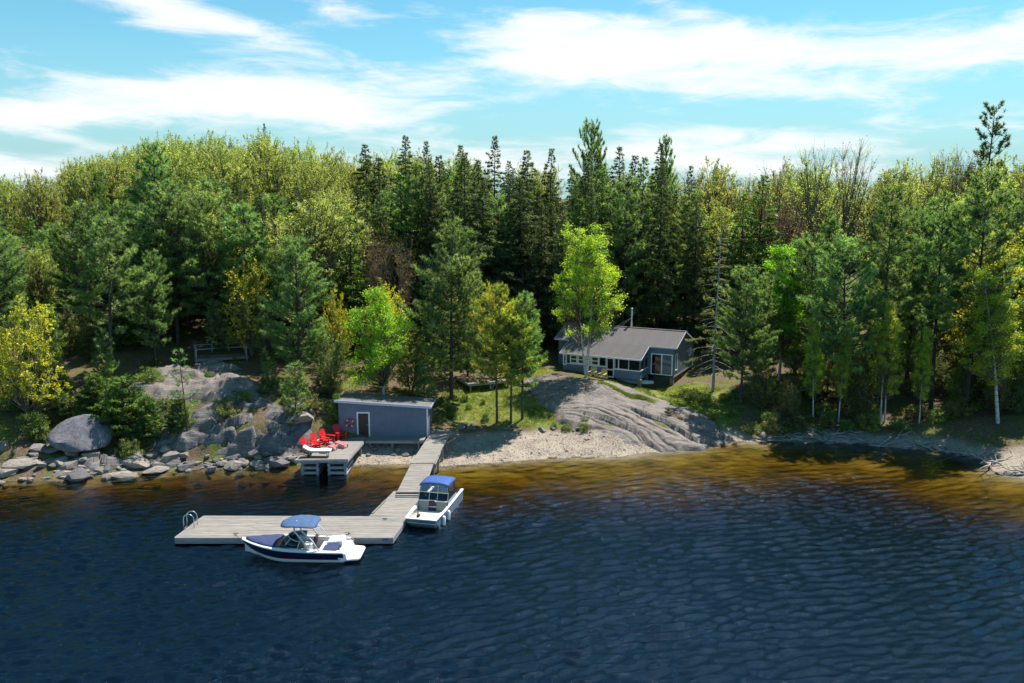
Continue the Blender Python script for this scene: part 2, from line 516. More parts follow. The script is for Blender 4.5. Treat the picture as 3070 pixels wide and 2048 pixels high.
M_BOULDER = rock_mat('grey_boulder', (0.35, 0.32, 0.285), (0.24, 0.22, 0.20), (0.115, 0.108, 0.105), (0.6, 0.6, 1.8), 1.4)
M_PALEROCK = rock_mat('buff_boulder', (0.44, 0.385, 0.33), (0.34, 0.29, 0.25), (0.19, 0.165, 0.145), (0.6, 0.6, 1.8), 1.4, 0.2)
M_BIGROCK = rock_mat('slate_boulder', (0.30, 0.29, 0.31), (0.165, 0.16, 0.185), (0.075, 0.075, 0.09), (2.6, 2.6, 0.25), 0.9, 0.6)

# ---------------------------------------------------------------- ground, lake bed and water
CTRL = np.array([
(-38.63,62.02,0.9),(-34.94,62.21,1.1),(-38.56,64.78,2.2),(-40.81,66.1,3.2),(-36.04,66.9,1.6),(-32.23,64.5,1.2),(-31.99,67.03,2.4),(-35.68,69.27,3.8),
(-39.96,69.57,4.3),(-29.8,66.09,1),(-30.72,68.45,2.3),(-26.86,64.04,0.8),(-25.79,65.41,1.2),(-25.99,66.11,2.1),(-23.53,65.13,2.1),(-23.29,64.27,1),
(-20.32,63.94,1.1),(-20.52,64.78,2.2),(-18,64.06,1.6),(-17.76,65.29,2.6),(-16.57,64.5,1.2),(-22.46,66.86,3),(-19.77,66.86,3),(-25.39,67.55,3.1),
(-28.87,68.18,3.5),(-31.52,69.27,3.8),(-30.22,71.66,4.4),(-27.49,70.42,4.1),(-25.07,70.81,4.3),(-28.27,75.87,5),(-30.48,76.97,5.4),(-28.2,79.33,5.9),
(-31.17,80.56,6),(-26.7,80.56,6),(-24.19,76.36,4.9),(-20.85,70.85,4),(-18.11,68.92,3.6),(-15.97,67.94,3),(-14.96,66.82,1.9),(-15.47,72.16,3.4),
(-13.68,75.25,3.9),(-11.39,73.85,3),(-8.53,74.69,2.8),(-5.73,69.34,1.2),(-5.98,72.6,1.8),(-5.39,76.87,2.6),(-4.25,78.78,2.8),(-1.74,79.22,2.7),
(-3.46,82.55,3.3),(-0.16,82.55,3.3),(-3.66,67.01,0.45),(-0.95,67.01,0.45),(1.75,66.41,0.35),(4.5,67.34,0.35),(-3.81,70.06,1),(-1.56,70.24,0.95),
(0.71,70.42,0.9),(2.97,70.24,0.95),(-3.37,72.98,1.7),(-0.44,73.78,1.8),(0.76,76.38,2.4),(3.11,73.78,1.8),(3.28,78.11,2.95),(2.09,80.37,3.1),
(5.33,80.97,3.3),(7.17,80.97,3.3),(9.35,79.33,3),(6.26,76.22,2.75),(6.03,73.19,1.95),(6.37,70.24,0.95),(9.48,75.08,2.4),(9.1,71.83,1.7),
(8.76,68.89,0.75),(12.63,75.9,2.2),(12.05,72.21,1.6),(11.58,69.07,0.7),(15.04,72.59,1.5),(14.53,69.91,0.75),(16.78,71.14,0.7),(12.43,80.71,2.2),
(14.83,79.71,2.1),(17,81,2.3),(18.09,77.15,1.9),(19.81,80.56,2.4),(19.83,74.12,1.1),(21.86,70.79,0.5),(22.69,73.74,1.2),(26.21,70.97,0.45),
(27.14,73.74,1.2),(30.01,69.76,0.5),(31.12,72.59,1.2),(34.06,69.42,0.6),(35.31,72.21,1.3),(37.23,67.45,0.6),(38.89,70.73,1.4),(38.39,63.28,0.5),
(41.61,67.61,1.4),(23.79,77.64,2.1),(30.02,77.64,2.1),(35.64,76.32,2.1),(41.09,75.04,2.1),(44.52,72.2,2.2),(3,86,3.4),(8,88,3.3),(12,90,3.2),
(18,90,2.9),(5,96,4),(15,98,4),(25,92,3.4),(35,92,3.5),(45,88,3.4),(-5,95,4.5),(-15,92,5),(-25,92,7),(-35,88,7.5),(-45,80,6),(-55,75,5),(60,75,3),
(-60,110,11),(-30,115,11.5),(0,120,7),(30,120,6.5),(60,110,6),(-90,150,13),(-40,150,14.5),(0,150,9.5),(40,150,9.5),(90,150,9),(-100,90,8),(100,80,5),
(-130,60,6),(130,60,5),(0,200,12),(-120,200,14),(120,200,12),
])
SHORE = np.array([(-600, 40), (-200, 52), (-90, 57), (-60, 59), (-37.55, 60.04), (-33.88, 60.04), (-30.57, 60.8), (-27.35, 61.96), (-23.85, 62.77),
    (-20.03, 62.77), (-16.86, 63.34), (-11.78, 63.76), (-7.71, 64.35), (-5.74, 63.31), (-1.12, 64.18), (3.16, 65.39), (7.49, 65.74), (13.25, 67.75),
    (15.66, 68.51), (18.28, 70.6), (21.67, 70.08), (24.38, 69.88), (25.98, 70.08), (30.65, 68.61), (34.88, 67.84), (37.24, 64.86), (36.58, 62.12),
    (38.5, 60.3), (45, 58), (60, 57), (100, 56), (250, 50), (600, 30)], float)

def tps_fit(P, lam=0.05):
    n = len(P); xy = P[:, :2] / 50.0
    d = np.linalg.norm(xy[:, None] - xy[None], axis=2)
    K = np.where(d > 0, d * d * np.log(d + 1e-12), 0) + lam * np.eye(n) * 0.02
    Q = np.c_[np.ones(n), xy]
    A = np.block([[K, Q], [Q.T, np.zeros((3, 3))]])
    return xy, np.linalg.solve(A, np.r_[P[:, 2], 0, 0, 0])
_TX, _TW = tps_fit(CTRL)
def tps(x, y):
    p = np.c_[x, y] / 50.0
    out = np.empty(len(p))
    for i in range(0, len(p), 20000):
        q = p[i:i + 20000]
        d = np.linalg.norm(q[:, None] - _TX[None], axis=2)
        out[i:i + 20000] = np.where(d > 0, d * d * np.log(d + 1e-12), 0) @ _TW[:-3] + _TW[-3] + q @ _TW[-2:]
    return out

def shore_dist(x, y):
    """signed distance to the water's edge, positive on land"""
    P = np.c_[x, y]; best = np.full(len(P), 1e9)
    for a, b in zip(SHORE[:-1], SHORE[1:]):
        ab = b - a
        t = np.clip(((P - a) @ ab) / (ab @ ab), 0, 1)
        d = np.linalg.norm(P - (a + t[:, None] * ab), axis=1)
        best = np.minimum(best, d)
    ys = np.interp(x, *[SHORE[np.argsort(SHORE[:, 0]), k] for k in (0, 1)])
    inside = y > ys
    # the inlet by the point folds back: count crossings for points near it
    near = (x > 35.5) & (x < 39) & (y > 58) & (y < 67)
    if near.any():
        q = P[near]; cnt = np.zeros(len(q), int)
        for a, b in zip(SHORE[:-1], SHORE[1:]):
            lo, hi = min(a[0], b[0]), max(a[0], b[0])
            m = (q[:, 0] >= lo) & (q[:, 0] < hi)
            yy = a[1] + (q[:, 0] - a[0]) / (b[0] - a[0] + 1e-9) * (b[1] - a[1])
            cnt += (m & (yy < q[:, 1])).astype(int)
        inside[near] = cnt % 2 == 1
    return np.where(inside, best, -best)

def flat_far(x, y, z):
    far = sstep(170, 420, np.hypot(x * 0.8, y - 60))
    return z * (1 - far) + far * (13 + 2.5 * fbm(x / 90.0, y / 90.0, 3))

def ground_z(x, y, detail=True):
    x = np.atleast_1d(np.asarray(x, float)); y = np.atleast_1d(np.asarray(y, float))
    s = shore_dist(x, y)
    s = s + 0.35 * fbm(x * 0.45, y * 0.45, 3) * np.exp(-np.abs(s) / 4.0)
    base = np.clip(tps(np.clip(x, -150, 150), np.clip(y, 50, 260)), 0.15, 18)
    base = flat_far(x, y, base)
    land = base * sstep(-0.2, 3.2, s) + (1 - sstep(-0.2, 3.2, s)) * (0.13 * s)
    if detail:
        land = land + 0.10 * fbm(x * 0.5, y * 0.5, 4) * sstep(0.5, 4, s)
    steep = 0.095 + 0.22 * sstep(-6, -20, x) + 0.10 * sstep(12, 0, x) + 0.10 * sstep(36, 45, x)
    d = -s
    bed = -(steep * np.clip(d, 0, 9) + 0.34 * np.clip(d - 9, 0, 18)) - 0.06 * fbm(x * 0.3, y * 0.3, 3) * sstep(0, 4, d)
    return np.where(s > 0, land, bed)
def gz(x, y):
    return float(ground_z(x, y)[0])

def axis_coords(lo, hi, step, far_lo, far_hi, grow=1.22):
    c = list(np.arange(lo, hi + 1e-6, step)); d = step
    a = []; v = lo
    while v > far_lo: d *= grow; v -= d; a.append(v)
    d = step; b = []; v = hi
    while v < far_hi: d *= grow; v += d; b.append(v)
    return np.array(a[::-1] + c + b)

def grid_faces(nx, ny):
    i = np.arange(nx - 1)[None, :] + np.arange(ny - 1)[:, None] * nx
    i = i.ravel()
    return np.c_[i, i + 1, i + nx + 1, i + nx]

def poly_sdf(x, y, poly):
    """positive inside"""
    P = np.c_[x, y]; best = np.full(len(P), 1e9); inside = np.zeros(len(P), bool)
    n = len(poly)
    for i in range(n):
        a = np.array(poly[i], float); b = np.array(poly[(i + 1) % n], float); ab = b - a
        t = np.clip(((P - a) @ ab) / (ab @ ab), 0, 1)
        best = np.minimum(best, np.linalg.norm(P - (a + t[:, None] * ab), axis=1))
        c = ((a[1] > y) != (b[1] > y)) & (x < (b[0] - a[0]) * (y - a[1]) / (b[1] - a[1] + 1e-12) + a[0])
        inside ^= c
    return np.where(inside, best, -best)

GRASS_POLY = [(-6.3, 71.5), (-4.2, 71.0), (-2.0, 71.2), (0.5, 70.9), (3.0, 71.0), (5.2, 70.6), (5.6, 71.8), (4.0, 73.0), (2.8, 74.6), (2.2, 76.3),
              (1.2, 78.0), (2.2, 80.0), (3.6, 81.8), (4.0, 84.0), (1.0, 86.0), (-4.0, 82.0), (-6.0, 77.0)]
GRASS2_POLY = [(9.0, 80.3), (11.0, 78.5), (13.0, 76.6), (15.5, 74.4), (18.5, 72.8), (20.5, 74.0), (20.0, 80.0), (18.0, 82.5), (14.0, 80.6)]
BEACH_POLY = [(-13, 63.0), (-6, 62), (8, 64.5), (19, 69.3), (27, 69.0), (27, 71.5), (18.6, 71.4), (11.0, 70.6), (6.6, 70.3), (3, 70.0), (-1.5, 69.6), (-6, 69.6), (-12.0, 66.4)]

def ground_material():
    m, nt = new_mat('shore_ground')
    v = mapped(nt)
    big = noise(nt, v, 0.5, 6, 0.6)
    fine = noise(nt, v, 6.0, 6, 0.7)
    litter = ramp(nt, fine, [(0.25, (0.045, 0.032, 0.022)), (0.5, (0.12, 0.085, 0.055)), (0.75, (0.23, 0.17, 0.11))])
    moss = ramp(nt, noise(nt, v, 3.0, 5, 0.65), [(0.3, (0.05, 0.065, 0.015)), (0.7, (0.15, 0.17, 0.035))])
    soil = mixc(nt, mnode(nt, 'MULTIPLY', mnode(nt, 'SUBTRACT', big, 0.46, True), 6.0, True), litter, moss)
    grass = ramp(nt, noise(nt, v, 1.6, 6, 0.7), [(0.28, (0.05, 0.075, 0.015)), (0.5, (0.13, 0.16, 0.03)), (0.72, (0.27, 0.22, 0.085))])
    peb = nt.nodes.new('ShaderNodeTexVoronoi'); peb.inputs['Scale'].default_value = 15.0
    nt.links.new(v, peb.inputs['Vector'])
    pc = nt.nodes.new('ShaderNodeSeparateColor'); nt.links.new(peb.outputs['Color'], pc.inputs[0])
    pebble = ramp(nt, pc.outputs[0], [(0.0, (0.17, 0.135, 0.105)), (0.5, (0.29, 0.235, 0.19)), (1.0, (0.40, 0.34, 0.29))])
    sand = mixc(nt, mnode(nt, 'MULTIPLY', mnode(nt, 'SUBTRACT', noise(nt, v, 0.7, 4), 0.45, True), 8, True), pebble,
                ramp(nt, fine, [(0.3, (0.30, 0.245, 0.19)), (0.7, (0.43, 0.37, 0.30))]))
    bedn = noise(nt, mapped(nt, 'Object', (0.5, 1.0, 1.0)), 0.8, 6, 0.65, 0.6)
    bed = ramp(nt, bedn, [(0.34, (0.085, 0.065, 0.020)), (0.5, (0.25, 0.19, 0.06)), (0.70, (0.42, 0.335, 0.12))])
    def att(n):
        a = nt.nodes.new('ShaderNodeAttribute'); a.attribute_name = n; return a.outputs['Fac']
    c = mixc(nt, att('grass'), soil, grass)
    c = mixc(nt, att('beach'), c, sand)
    c = mixc(nt, att('bed'), c, bed)
    h = mnode(nt, 'ADD', fine, mnode(nt, 'MULTIPLY', peb.outputs['Distance'], att('beach')))
    principled(nt, c, 0.95, 0, 0.15, bump(nt, h, 0.7, 0.06))
    return m
M_GROUND = ground_material()

def build_ground():
    xs = axis_coords(-47, 47, 0.34, -2500, 2500); ys = axis_coords(44, 92, 0.30, -300, 3200)
    X, Y = np.meshgrid(xs, ys)
    x = X.ravel(); y = Y.ravel()
    z = ground_z(x, y)
    s = shore_dist(x, y)
    me = mesh_np('ground', np.c_[x, y, z], grid_faces(len(xs), len(ys)), M_GROUND, True)
    wob = 0.9 * fbm(x * 0.7, y * 0.7, 3)
    g = np.maximum(sstep(-0.6, 0.9, poly_sdf(x, y, GRASS_POLY) + wob), sstep(-0.6, 0.9, poly_sdf(x, y, GRASS2_POLY) + wob))
    b = sstep(-0.5, 0.6, poly_sdf(x, y, BEACH_POLY) + 0.5 * wob)
    b = np.maximum(b, sstep(2.4, 1.0, np.abs(s + wob * 0.3)) * (x > 18))
    b = np.maximum(b, sstep(4.5, 3.0, np.hypot(x - 39.5, y - 61.5)))
    point_attr(me, 'grass', g); point_attr(me, 'beach', b); point_attr(me, 'bed', sstep(0.05, -0.25, z))
    o = link('ground', me)
    tag(o, 'wooded lakeshore ground with leaf litter, pebbly beach and sandy lake bed', None, None, 'structure')
build_ground()

def water_material():
    m, nt = new_mat('lake_water')
    c = noise(nt, mapped(nt, 'Object', (1.0, 1.5, 1.0), (0, 0, R(-18))), 9.0, 3, 0.55)
    at = nt.nodes.new('ShaderNodeAttribute'); at.attribute_name = 'chop'
    nm = bump(nt, mnode(nt, 'MULTIPLY', c, at.outputs['Fac']), 1.0, 0.04)
    fr = nt.nodes.new('ShaderNodeFresnel'); fr.inputs[0].default_value = 1.85
    nt.links.new(nm, fr.inputs['Normal'])
    t = nt.nodes.new('ShaderNodeBsdfTransparent')
    # tea stained water: light is swallowed with depth, blue first
    dp = nt.nodes.new('ShaderNodeAttribute'); dp.attribute_name = 'depth'
    cc = nt.nodes.new('ShaderNodeCombineColor')
    for i, k in enumerate((0.78, 1.02, 2.3)):
        e = mnode(nt, 'EXPONENT', mnode(nt, 'MULTIPLY', dp.outputs['Fac'], -k))
        nt.links.new(mnode(nt, 'MULTIPLY', mnode(nt, 'SUBTRACT', e, 0.035, True), 1.036), cc.inputs[i])
    nt.links.new(cc.outputs[0], t.inputs[0])
    g = nt.nodes.new('ShaderNodeBsdfGlossy'); g.inputs['Roughness'].default_value = 0.03
    nt.links.new(nm, g.inputs['Normal']); g.inputs['Color'].default_value = (0.62, 0.82, 1.0, 1)
    mx = nt.nodes.new('ShaderNodeMixShader')
    nt.links.new(fr.outputs[0], mx.inputs[0]); nt.links.new(t.outputs[0], mx.inputs[1]); nt.links.new(g.outputs[0], mx.inputs[2])
    o = nt.nodes.new('ShaderNodeOutputMaterial')
    nt.links.new(mx.outputs[0], o.inputs['Surface'])
    return m
M_WATER = water_material()

def wave_height(x, y):
    """wind ripples: many short wave trains running towards the open lake, in gusty patches"""
    g = np.random.default_rng(12)
    h = np.zeros_like(x)
    n = 40
    for i in range(n):
        lam = 0.38 * (2.7 ** g.random())
        th = R(-74) + g.normal(0, 0.36)
        k = 2 * np.pi / lam
        ph = k * (x * math.cos(th) + y * math.sin(th)) + g.uniform(0, 6.28) + 0.8 * vnoise(x * 0.13 + i, y * 0.13)
        s = np.sin(ph)
        h += (0.44 / math.sqrt(n)) * 1.41 / k * (s + 0.22 * np.cos(2 * ph))
    gust = 0.80 + 0.45 * fbm(x * 0.06 + 3, y * 0.09, 3)
    return h * np.clip(gust, 0.6, 1.5)

def build_water():
    xs = np.r_[-1500, -500, -200, -100, -70, np.arange(-46, 46.1, 0.15), 70, 100, 200, 500, 1500]
    ys = np.r_[-900, -200, -50, 0, 14, np.arange(22, 71.1, 0.11), 76, 90]
    X, Y = np.meshgrid(xs, ys); x = X.ravel(); y = Y.ravel(); nx, ny = len(xs), len(ys)
    n = nx * ny
    s = shore_dist(x, y)
    chop = 0.16 + 0.84 * sstep(2, 15, -s)
    inner = sstep(46, 44, np.abs(x)) * sstep(22, 24, y) * sstep(70.9, 69.5, y)
    z = wave_height(x, y) * chop * inner
    F = grid_faces(nx, ny)
    me = mesh_np('lake_water', np.c_[x, y, z], F, M_WATER, True)
    point_attr(me, 'chop', chop); point_attr(me, 'depth', np.clip(-ground_z(x, y), 0, 14))
    o = link('water', me)
    tag(o, 'tea coloured lake water, amber in the shallows and rippled deep blue further out', None, None, 'structure')
build_water()

# ---------------------------------------------------------------- bare rock
def rock_patch(name, poly, mat, step, lift, extra, label, cat, sink=0.35, soft=1.4):
    P = np.array(poly); x0, y0 = P.min(0) - 1; x1, y1 = P.max(0) + 1
    xs = np.arange(x0, x1, step); ys = np.arange(y0, y1, step)
    X, Y = np.meshgrid(xs, ys); x = X.ravel(); y = Y.ravel()
    sd_ = poly_sdf(x, y, poly) + 0.5 * fbm(x * 0.6, y * 0.6, 3)
    k = sstep(-0.5, soft, sd_)
    z = ground_z(x, y, False)
    z = z - sink + (lift + sink) * k + k * extra(x, y, z)
    F = grid_faces(len(xs), len(ys))
    keep = (sd_[F] > -1.0).any(axis=1)
    F = F[keep]
    used = np.unique(F); idx = np.full(len(x), -1); idx[used] = np.arange(len(used))
    me = mesh_np(name, np.c_[x, y, z][used], idx[F], mat, True)
    return tag(link(name, me), label, cat)

def blocks(x, y, seed, n, box, stretch=0.45, amp=0.3, tilt=0.12, warp=0.5):
    """fractured bedrock: every cell of the fracture net stands a little higher or lower and leans its own way"""
    g = np.random.default_rng(seed)
    sx = g.uniform(box[0], box[1], n); sy = g.uniform(box[2], box[3], n)
    a = x + warp * fbm(x * 0.5, y * 0.5, 3); b = y + warp * fbm(x * 0.5 + 9, y * 0.5, 3)
    out = np.empty(len(x))
    h = g.uniform(-amp, amp, n); tx = g.normal(0, tilt, n); ty = g.normal(0, tilt, n)
    for i in range(0, len(x), 20000):
        d = (stretch * (a[i:i + 20000, None] - sx)) ** 2 + (b[i:i + 20000, None] - sy) ** 2
        k = np.argmin(d, axis=1)
        out[i:i + 20000] = h[k] + tx[k] * (x[i:i + 20000] - sx[k]) + ty[k] * (y[i:i + 20000] - sy[k])
    return out

def dome_relief(x, y, z):
    # sheets of granite split along lines running down to the water's edge
    u = (x * 0.52 + y * 0.86)
    v = x * 0.86 - y * 0.52
    w = u + 1.3 * fbm(v * 0.13, u * 0.3, 3)
    f = np.mod(w, 3.1) / 3.1
    low = sstep(75.0, 71.5, y) * sstep(4.0, 7.5, x)
    ledge = low * 0.40 * (0.5 - f)
    f2 = np.mod(w * 2.7 + 0.8 * fbm(v * 0.3, u, 2), 2.3) / 2.3
    ledge = ledge + low * 0.10 * (0.5 - f2)
    def crack(q, gap, wid): 
        d = np.abs(np.mod(q, gap) - gap / 2)
        return -np.exp(-(d / wid) ** 2)
    deep = sum(-0.26 * np.exp(-((w - q) / 0.055) ** 2) for q in (64.6, 65.5, 66.2, 67.3, 68.6)) * sstep(75.5, 73.0, y) * sstep(3.5, 6.0, x)
    on = sstep(-0.15, 0.25, fbm(v * 0.22 + 4, u * 0.5, 2))
    cr = 0.20 * crack(w * 1.0 + 0.4, 1.45, 0.055) * on + 0.17 * crack(v + 0.9 * fbm(u * 0.4, v * 0.2, 2), 4.3, 0.05) * (1 - on * 0.6)
    return 0.16 * fbm(x * 0.35, y * 0.35, 4) + ledge + cr + deep + 0.035 * fbm(x * 2, y * 2, 3)
rock_patch('granite_slope', [(1.4, 76.6), (2.4, 74.6), (3.6, 72.4), (5.0, 70.4), (8.0, 68.6), (12.0, 67.0), (15.6, 67.4), (18.6, 69.2), (19.3, 70.8), (17.8, 73.0), (15.0, 75.4), (13.0, 77.6),
            (11.4, 79.2), (9.6, 80.6), (7.0, 81.2), (4.4, 81.6), (1.8, 81.2), (0.0, 79.4)], M_GRANITE, 0.08, 0.24, dome_relief,
           'broad pink grey granite slope running from the cottage down to the beach', 'rock', 0.35, 0.8)

def terrace(x, y, z, h=0.62, tilt=0.10):
    q = z + tilt * x + 0.35 * fbm(x * 0.25, y * 0.25, 3)
    f = np.mod(q, h) / h
    return (sstep(0.30, 0.62, f) - f) * h * 0.95
def cliff_relief(x, y, z):
    bx = (-31, -14, 62, 71)
    return 0.45 * terrace(x, y, z) + blocks(x, y, 5, 60, bx, 0.30, 0.34, 0.16, 0.8) + blocks(x, y, 6, 300, bx, 0.35, 0.13, 0.12, 0.5) + 0.20 * fbm(x * 0.5, y * 0.5, 4) + 0.05 * fbm(x * 1.9, y * 1.9, 3)
def hump_relief(x, y, z):
    a = 1.0 * np.exp(-(((x + 24.6) / 2.9) ** 2 + ((y - 70.6) / 1.8) ** 2)) + 0.55 * np.exp(-(((x + 30.2) / 2.0) ** 2 + ((y - 70.3) / 1.5) ** 2))
    return a + 0.2 * terrace(x, y, z, 0.9, 0.2) + blocks(x, y, 7, 34, (-35, -20, 67, 80), 0.6, 0.22, 0.08, 1.2) + 0.14 * fbm(x * 0.45, y * 0.45, 4) + 0.04 * fbm(x * 1.8, y * 1.8, 3)
rock_patch('rock_ledge', [(-29.5, 64.6), (-26.0, 63.9), (-22.0, 63.6), (-18.6, 63.6), (-16.4, 64.2), (-15.6, 66.0), (-15.4, 67.8), (-17.0, 69.4), (-20.0, 70.0), (-23.0, 69.6), (-26.5, 68.4), (-29.5, 67.2)],
           M_DARKROCK, 0.14, 0.22, cliff_relief, 'dark layered rock ledge rising from the shore beside the crib dock', 'rock')
rock_patch('rock_hump', [(-34.2, 69.6), (-31.0, 68.2), (-28.0, 68.2), (-25.0, 68.4), (-21.4, 69.2), (-20.8, 72.2), (-23.6, 74.2), (-24.2, 76.6), (-25.2, 78.6), (-28.0, 78.8), (-30.0, 77.6), (-32.0, 75.4), (-33.2, 72.6)],
           M_GRANITE, 0.16, 0.20, hump_relief, 'bald pinkish rock hump below the railed lookout deck', 'rock')

rock_patch('bedrock_shelf', [(-50, 60.2), (-44, 59.8), (-38, 60.4), (-33, 60.6), (-29.5, 61.6), (-26.5, 62.6), (-26.0, 64.4), (-29.0, 65.0), (-33.0, 63.4), (-38, 62.8), (-44, 62.6), (-50, 63.0)],
           M_DARKROCK, 0.15, 0.12, lambda x, y, z: blocks(x, y, 15, 90, (-51, -24, 59, 66), 0.30, 0.24, 0.14, 0.6) + blocks(x, y, 16, 380, (-51, -24, 59, 66), 0.4, 0.10, 0.14, 0.4) + 0.12 * fbm(x * 0.6, y * 0.6, 3),
           'low shelf of fractured dark bedrock along the water below the huge boulder', 'rock')

def boulder_mesh(seed, mat, flat=0.6, sub=3):
    import bmesh
    bm = bmesh.new(); bmesh.ops.create_icosphere(bm, subdivisions=sub, radius=1.0)
    V = np.array([v.co for v in bm.verts]); g = np.random.default_rng(seed)
    for _ in range(11):                                   # knock flat facets off the ball
        n = g.normal(size=3); n /= np.linalg.norm(n); d = g.uniform(0.52, 0.88)
        k = V @ n - d
        V = V - np.where(k > 0, k * 0.93, 0)[:, None] * n
    V += 0.035 * np.c_[fbm(V[:, 0] * 2 + seed, V[:, 1] * 2 + V[:, 2], 3), fbm(V[:, 1] * 2 + seed, V[:, 2] * 2 + V[:, 0], 3), fbm(V[:, 2] * 2 + seed, V[:, 0] * 2 + V[:, 1], 3)]
    V[:, 2] *= flat
    F = np.array([[v.index for v in f.verts] for f in bm.faces]); bm.free()
    me = mesh_np('boulder', V, F, mat, True)
    try: me.set_sharp_from_angle(angle=R(28))
    except Exception: pass
    return me
BOULD = [boulder_mesh(40 + i, M_BOULDER if i % 3 else M_PALEROCK, (0.62, 0.45, 0.75, 0.38)[i % 4], 2) for i in range(9)]
def slab_mesh(seed, mat, flat):
    import bmesh
    bm = bmesh.new(); bmesh.ops.create_icosphere(bm, subdivisions=2, radius=1.0)
    V = np.array([v.co for v in bm.verts]); g = np.random.default_rng(seed)
    for _ in range(9):
        n = g.normal(size=3) * np.array([1, 1, 0.5]); n /= np.linalg.norm(n); d = g.uniform(0.32, 0.72)
        k = V @ n - d
        V = V - np.where(k > 0, k, 0)[:, None] * n
    for sgn in (1, -1):
        n = np.array([g.normal(0, .15), g.normal(0, .15), sgn]); n /= np.linalg.norm(n)
        k = V @ n - 0.38; V = V - np.where(k > 0, k, 0)[:, None] * n
    V += g.normal(0, 0.012, V.shape); V[:, 2] *= flat
    F = np.array([[v.index for v in f.verts] for f in bm.faces]); bm.free()
    return mesh_np('boulder', V, F, mat, False)
SLAB = [slab_mesh(400 + i, (M_DARKROCK, M_BOULDER, M_PALEROCK)[i % 3], (0.9, 0.7, 1.1, 0.6)[i % 4]) for i in range(12)]
BOULD_PALE = [boulder_mesh(70 + i, M_PALEROCK, (0.5, 0.4, 0.65)[i % 3], 2) for i in range(4)]
BOULD_DARK = [boulder_mesh(80 + i, M_DARKROCK, (0.6, 0.5, 0.8)[i % 3], 2) for i in range(4)]

def rock(me, x, y, size, sx=1.0, rz=0.0, sink=0.25, tilt=(0, 0), label=None, group=None, name='boulder', z=None):
    z0 = gz(x, y) if z is None else z
    o = link(name, me, None, (x, y, z0 + size * (0.42 - sink)), (tilt[0], tilt[1], rz), (size * sx, size, size))
    return tag(o, label, 'rock', group)

o = rock(boulder_mesh(9, M_BIGROCK, 0.80, 4), -33.6, 64.2, 2.15, 1.12, 0.35, 0.12, (0.10, -0.20), 'huge rounded slate grey boulder perched above the shore rocks', None)
rg = random.Random(5)
def shore_rocks(x0, x1, n, d0, d1, s0, s1, meshes, label, group, off=0.0):
    for i in range(n):
        x = rg.uniform(x0, x1)
        ys = float(np.interp(x, SHORE[:26, 0], SHORE[:26, 1]))
        s = s0 + (s1 - s0) * rg.random() ** 2.2
        y = ys + rg.uniform(d0, d1) + off
        rock(rg.choice(meshes), x, y, s, rg.uniform(0.9, 1.9), rg.uniform(-0.6, 0.6), rg.uniform(0.10, 0.30), (rg.uniform(-.22, .22), rg.uniform(-.22, .22)), label, group)
shore_rocks(-46, -17.0, 80, -0.5, 1.1, 0.22, 0.72, BOULD_PALE[:2] + SLAB + SLAB, 'pale grey or buff slab in the tumbled shore rocks at the water line', 'tumbled rocks along the water line')
shore_rocks(-46, -26.0, 50, 0.8, 3.2, 0.30, 0.95, BOULD[:3] + SLAB + SLAB, 'grey block in the upper row of shore rocks near the huge boulder', 'upper shore rocks')
shore_rocks(-26.0, -17.0, 26, 0.4, 1.7, 0.30, 0.80, BOULD_DARK + SLAB, 'dark grey block at the foot of the layered rock ledge', 'blocks under the ledge')
for (x, y, s, sx, me, lb) in [(-32.0, 60.5, 0.95, 1.25, BOULD_DARK[0], 'dark angular boulder sitting half in the water below the huge boulder'),
                              (-28.9, 61.2, 0.75, 1.9, BOULD_PALE[1], 'long pale tilted slab lying at the water line'),
                              (-21.2, 62.9, 0.85, 1.15, BOULD_PALE[0], 'round pinkish boulder standing in the water below the ledge'),
                              (-18.2, 63.5, 0.95, 1.2, BOULD_DARK[1], 'dark lumpy boulder next to the crib dock corner'),
                              (-37.0, 61.6, 0.95, 1.6, BOULD[3], 'flat grey slab broad as a table among shore rocks'),
                              (-27.2, 64.6, 0.55, 0.9, BOULD_PALE[2], 'small upright pale boulder under the evergreen bushes'),
                              (-17.0, 66.6, 1.25, 1.15, BOULD_PALE[3], 'smooth pale boulder behind the red chairs')]:
    rock(me, x, y, s, sx, rg.uniform(-.3, .3), 0.15, (0, 0), lb)
for i in range(26):                                        # drowned stones off the rocky shore
    x = rg.uniform(-44, -17); ys = float(np.interp(x, SHORE[:26, 0], SHORE[:26, 1])) - rg.uniform(0.6, 2.6)
    rock(rg.choice(BOULD_PALE + SLAB), x, ys, rg.uniform(0.2, 0.45), rg.uniform(1, 1.7), rg.uniform(0, 3), 0.3, (0, 0), 'drowned stone showing through the amber water off the rocky shore', 'drowned stones')
for i in range(26):                                        # stones under the walkway and along the grass edge
    if i < 13: x, y = rg.uniform(-12.2, -7.4), rg.uniform(64.9, 66.6)
    else: x, y = rg.uniform(-5.0, 6.0), 70.3 + rg.uniform(-0.6, 0.9)
    rock(rg.choice(BOULD), x, y, rg.uniform(0.14, 0.34), rg.uniform(0.9, 1.6), rg.uniform(0, 3), 0.2, (0, 0),
         'small grey stone on the beach under the walkway' if i < 13 else 'small grey stone where the grass meets the beach',
         'stones under the walkway' if i < 13 else 'stones along the grass edge')
for i in range(34):
    x = rg.uniform(18.5, 44); ys = float(np.interp(x, [18, 21, 26, 30.6, 34.9, 36.2, 38.5, 45], [70.6, 70.1, 70.1, 68.6, 67.8, 65.2, 60.6, 58.2]))
    rock(rg.choice(BOULD), x, ys + rg.uniform(-0.3, 2.4), rg.uniform(0.15, 0.5), rg.uniform(0.9, 1.7), rg.uniform(0, 3), 0.22, (0, 0), 'grey stone on the shaded bank below the pines', 'stones on the shaded bank')
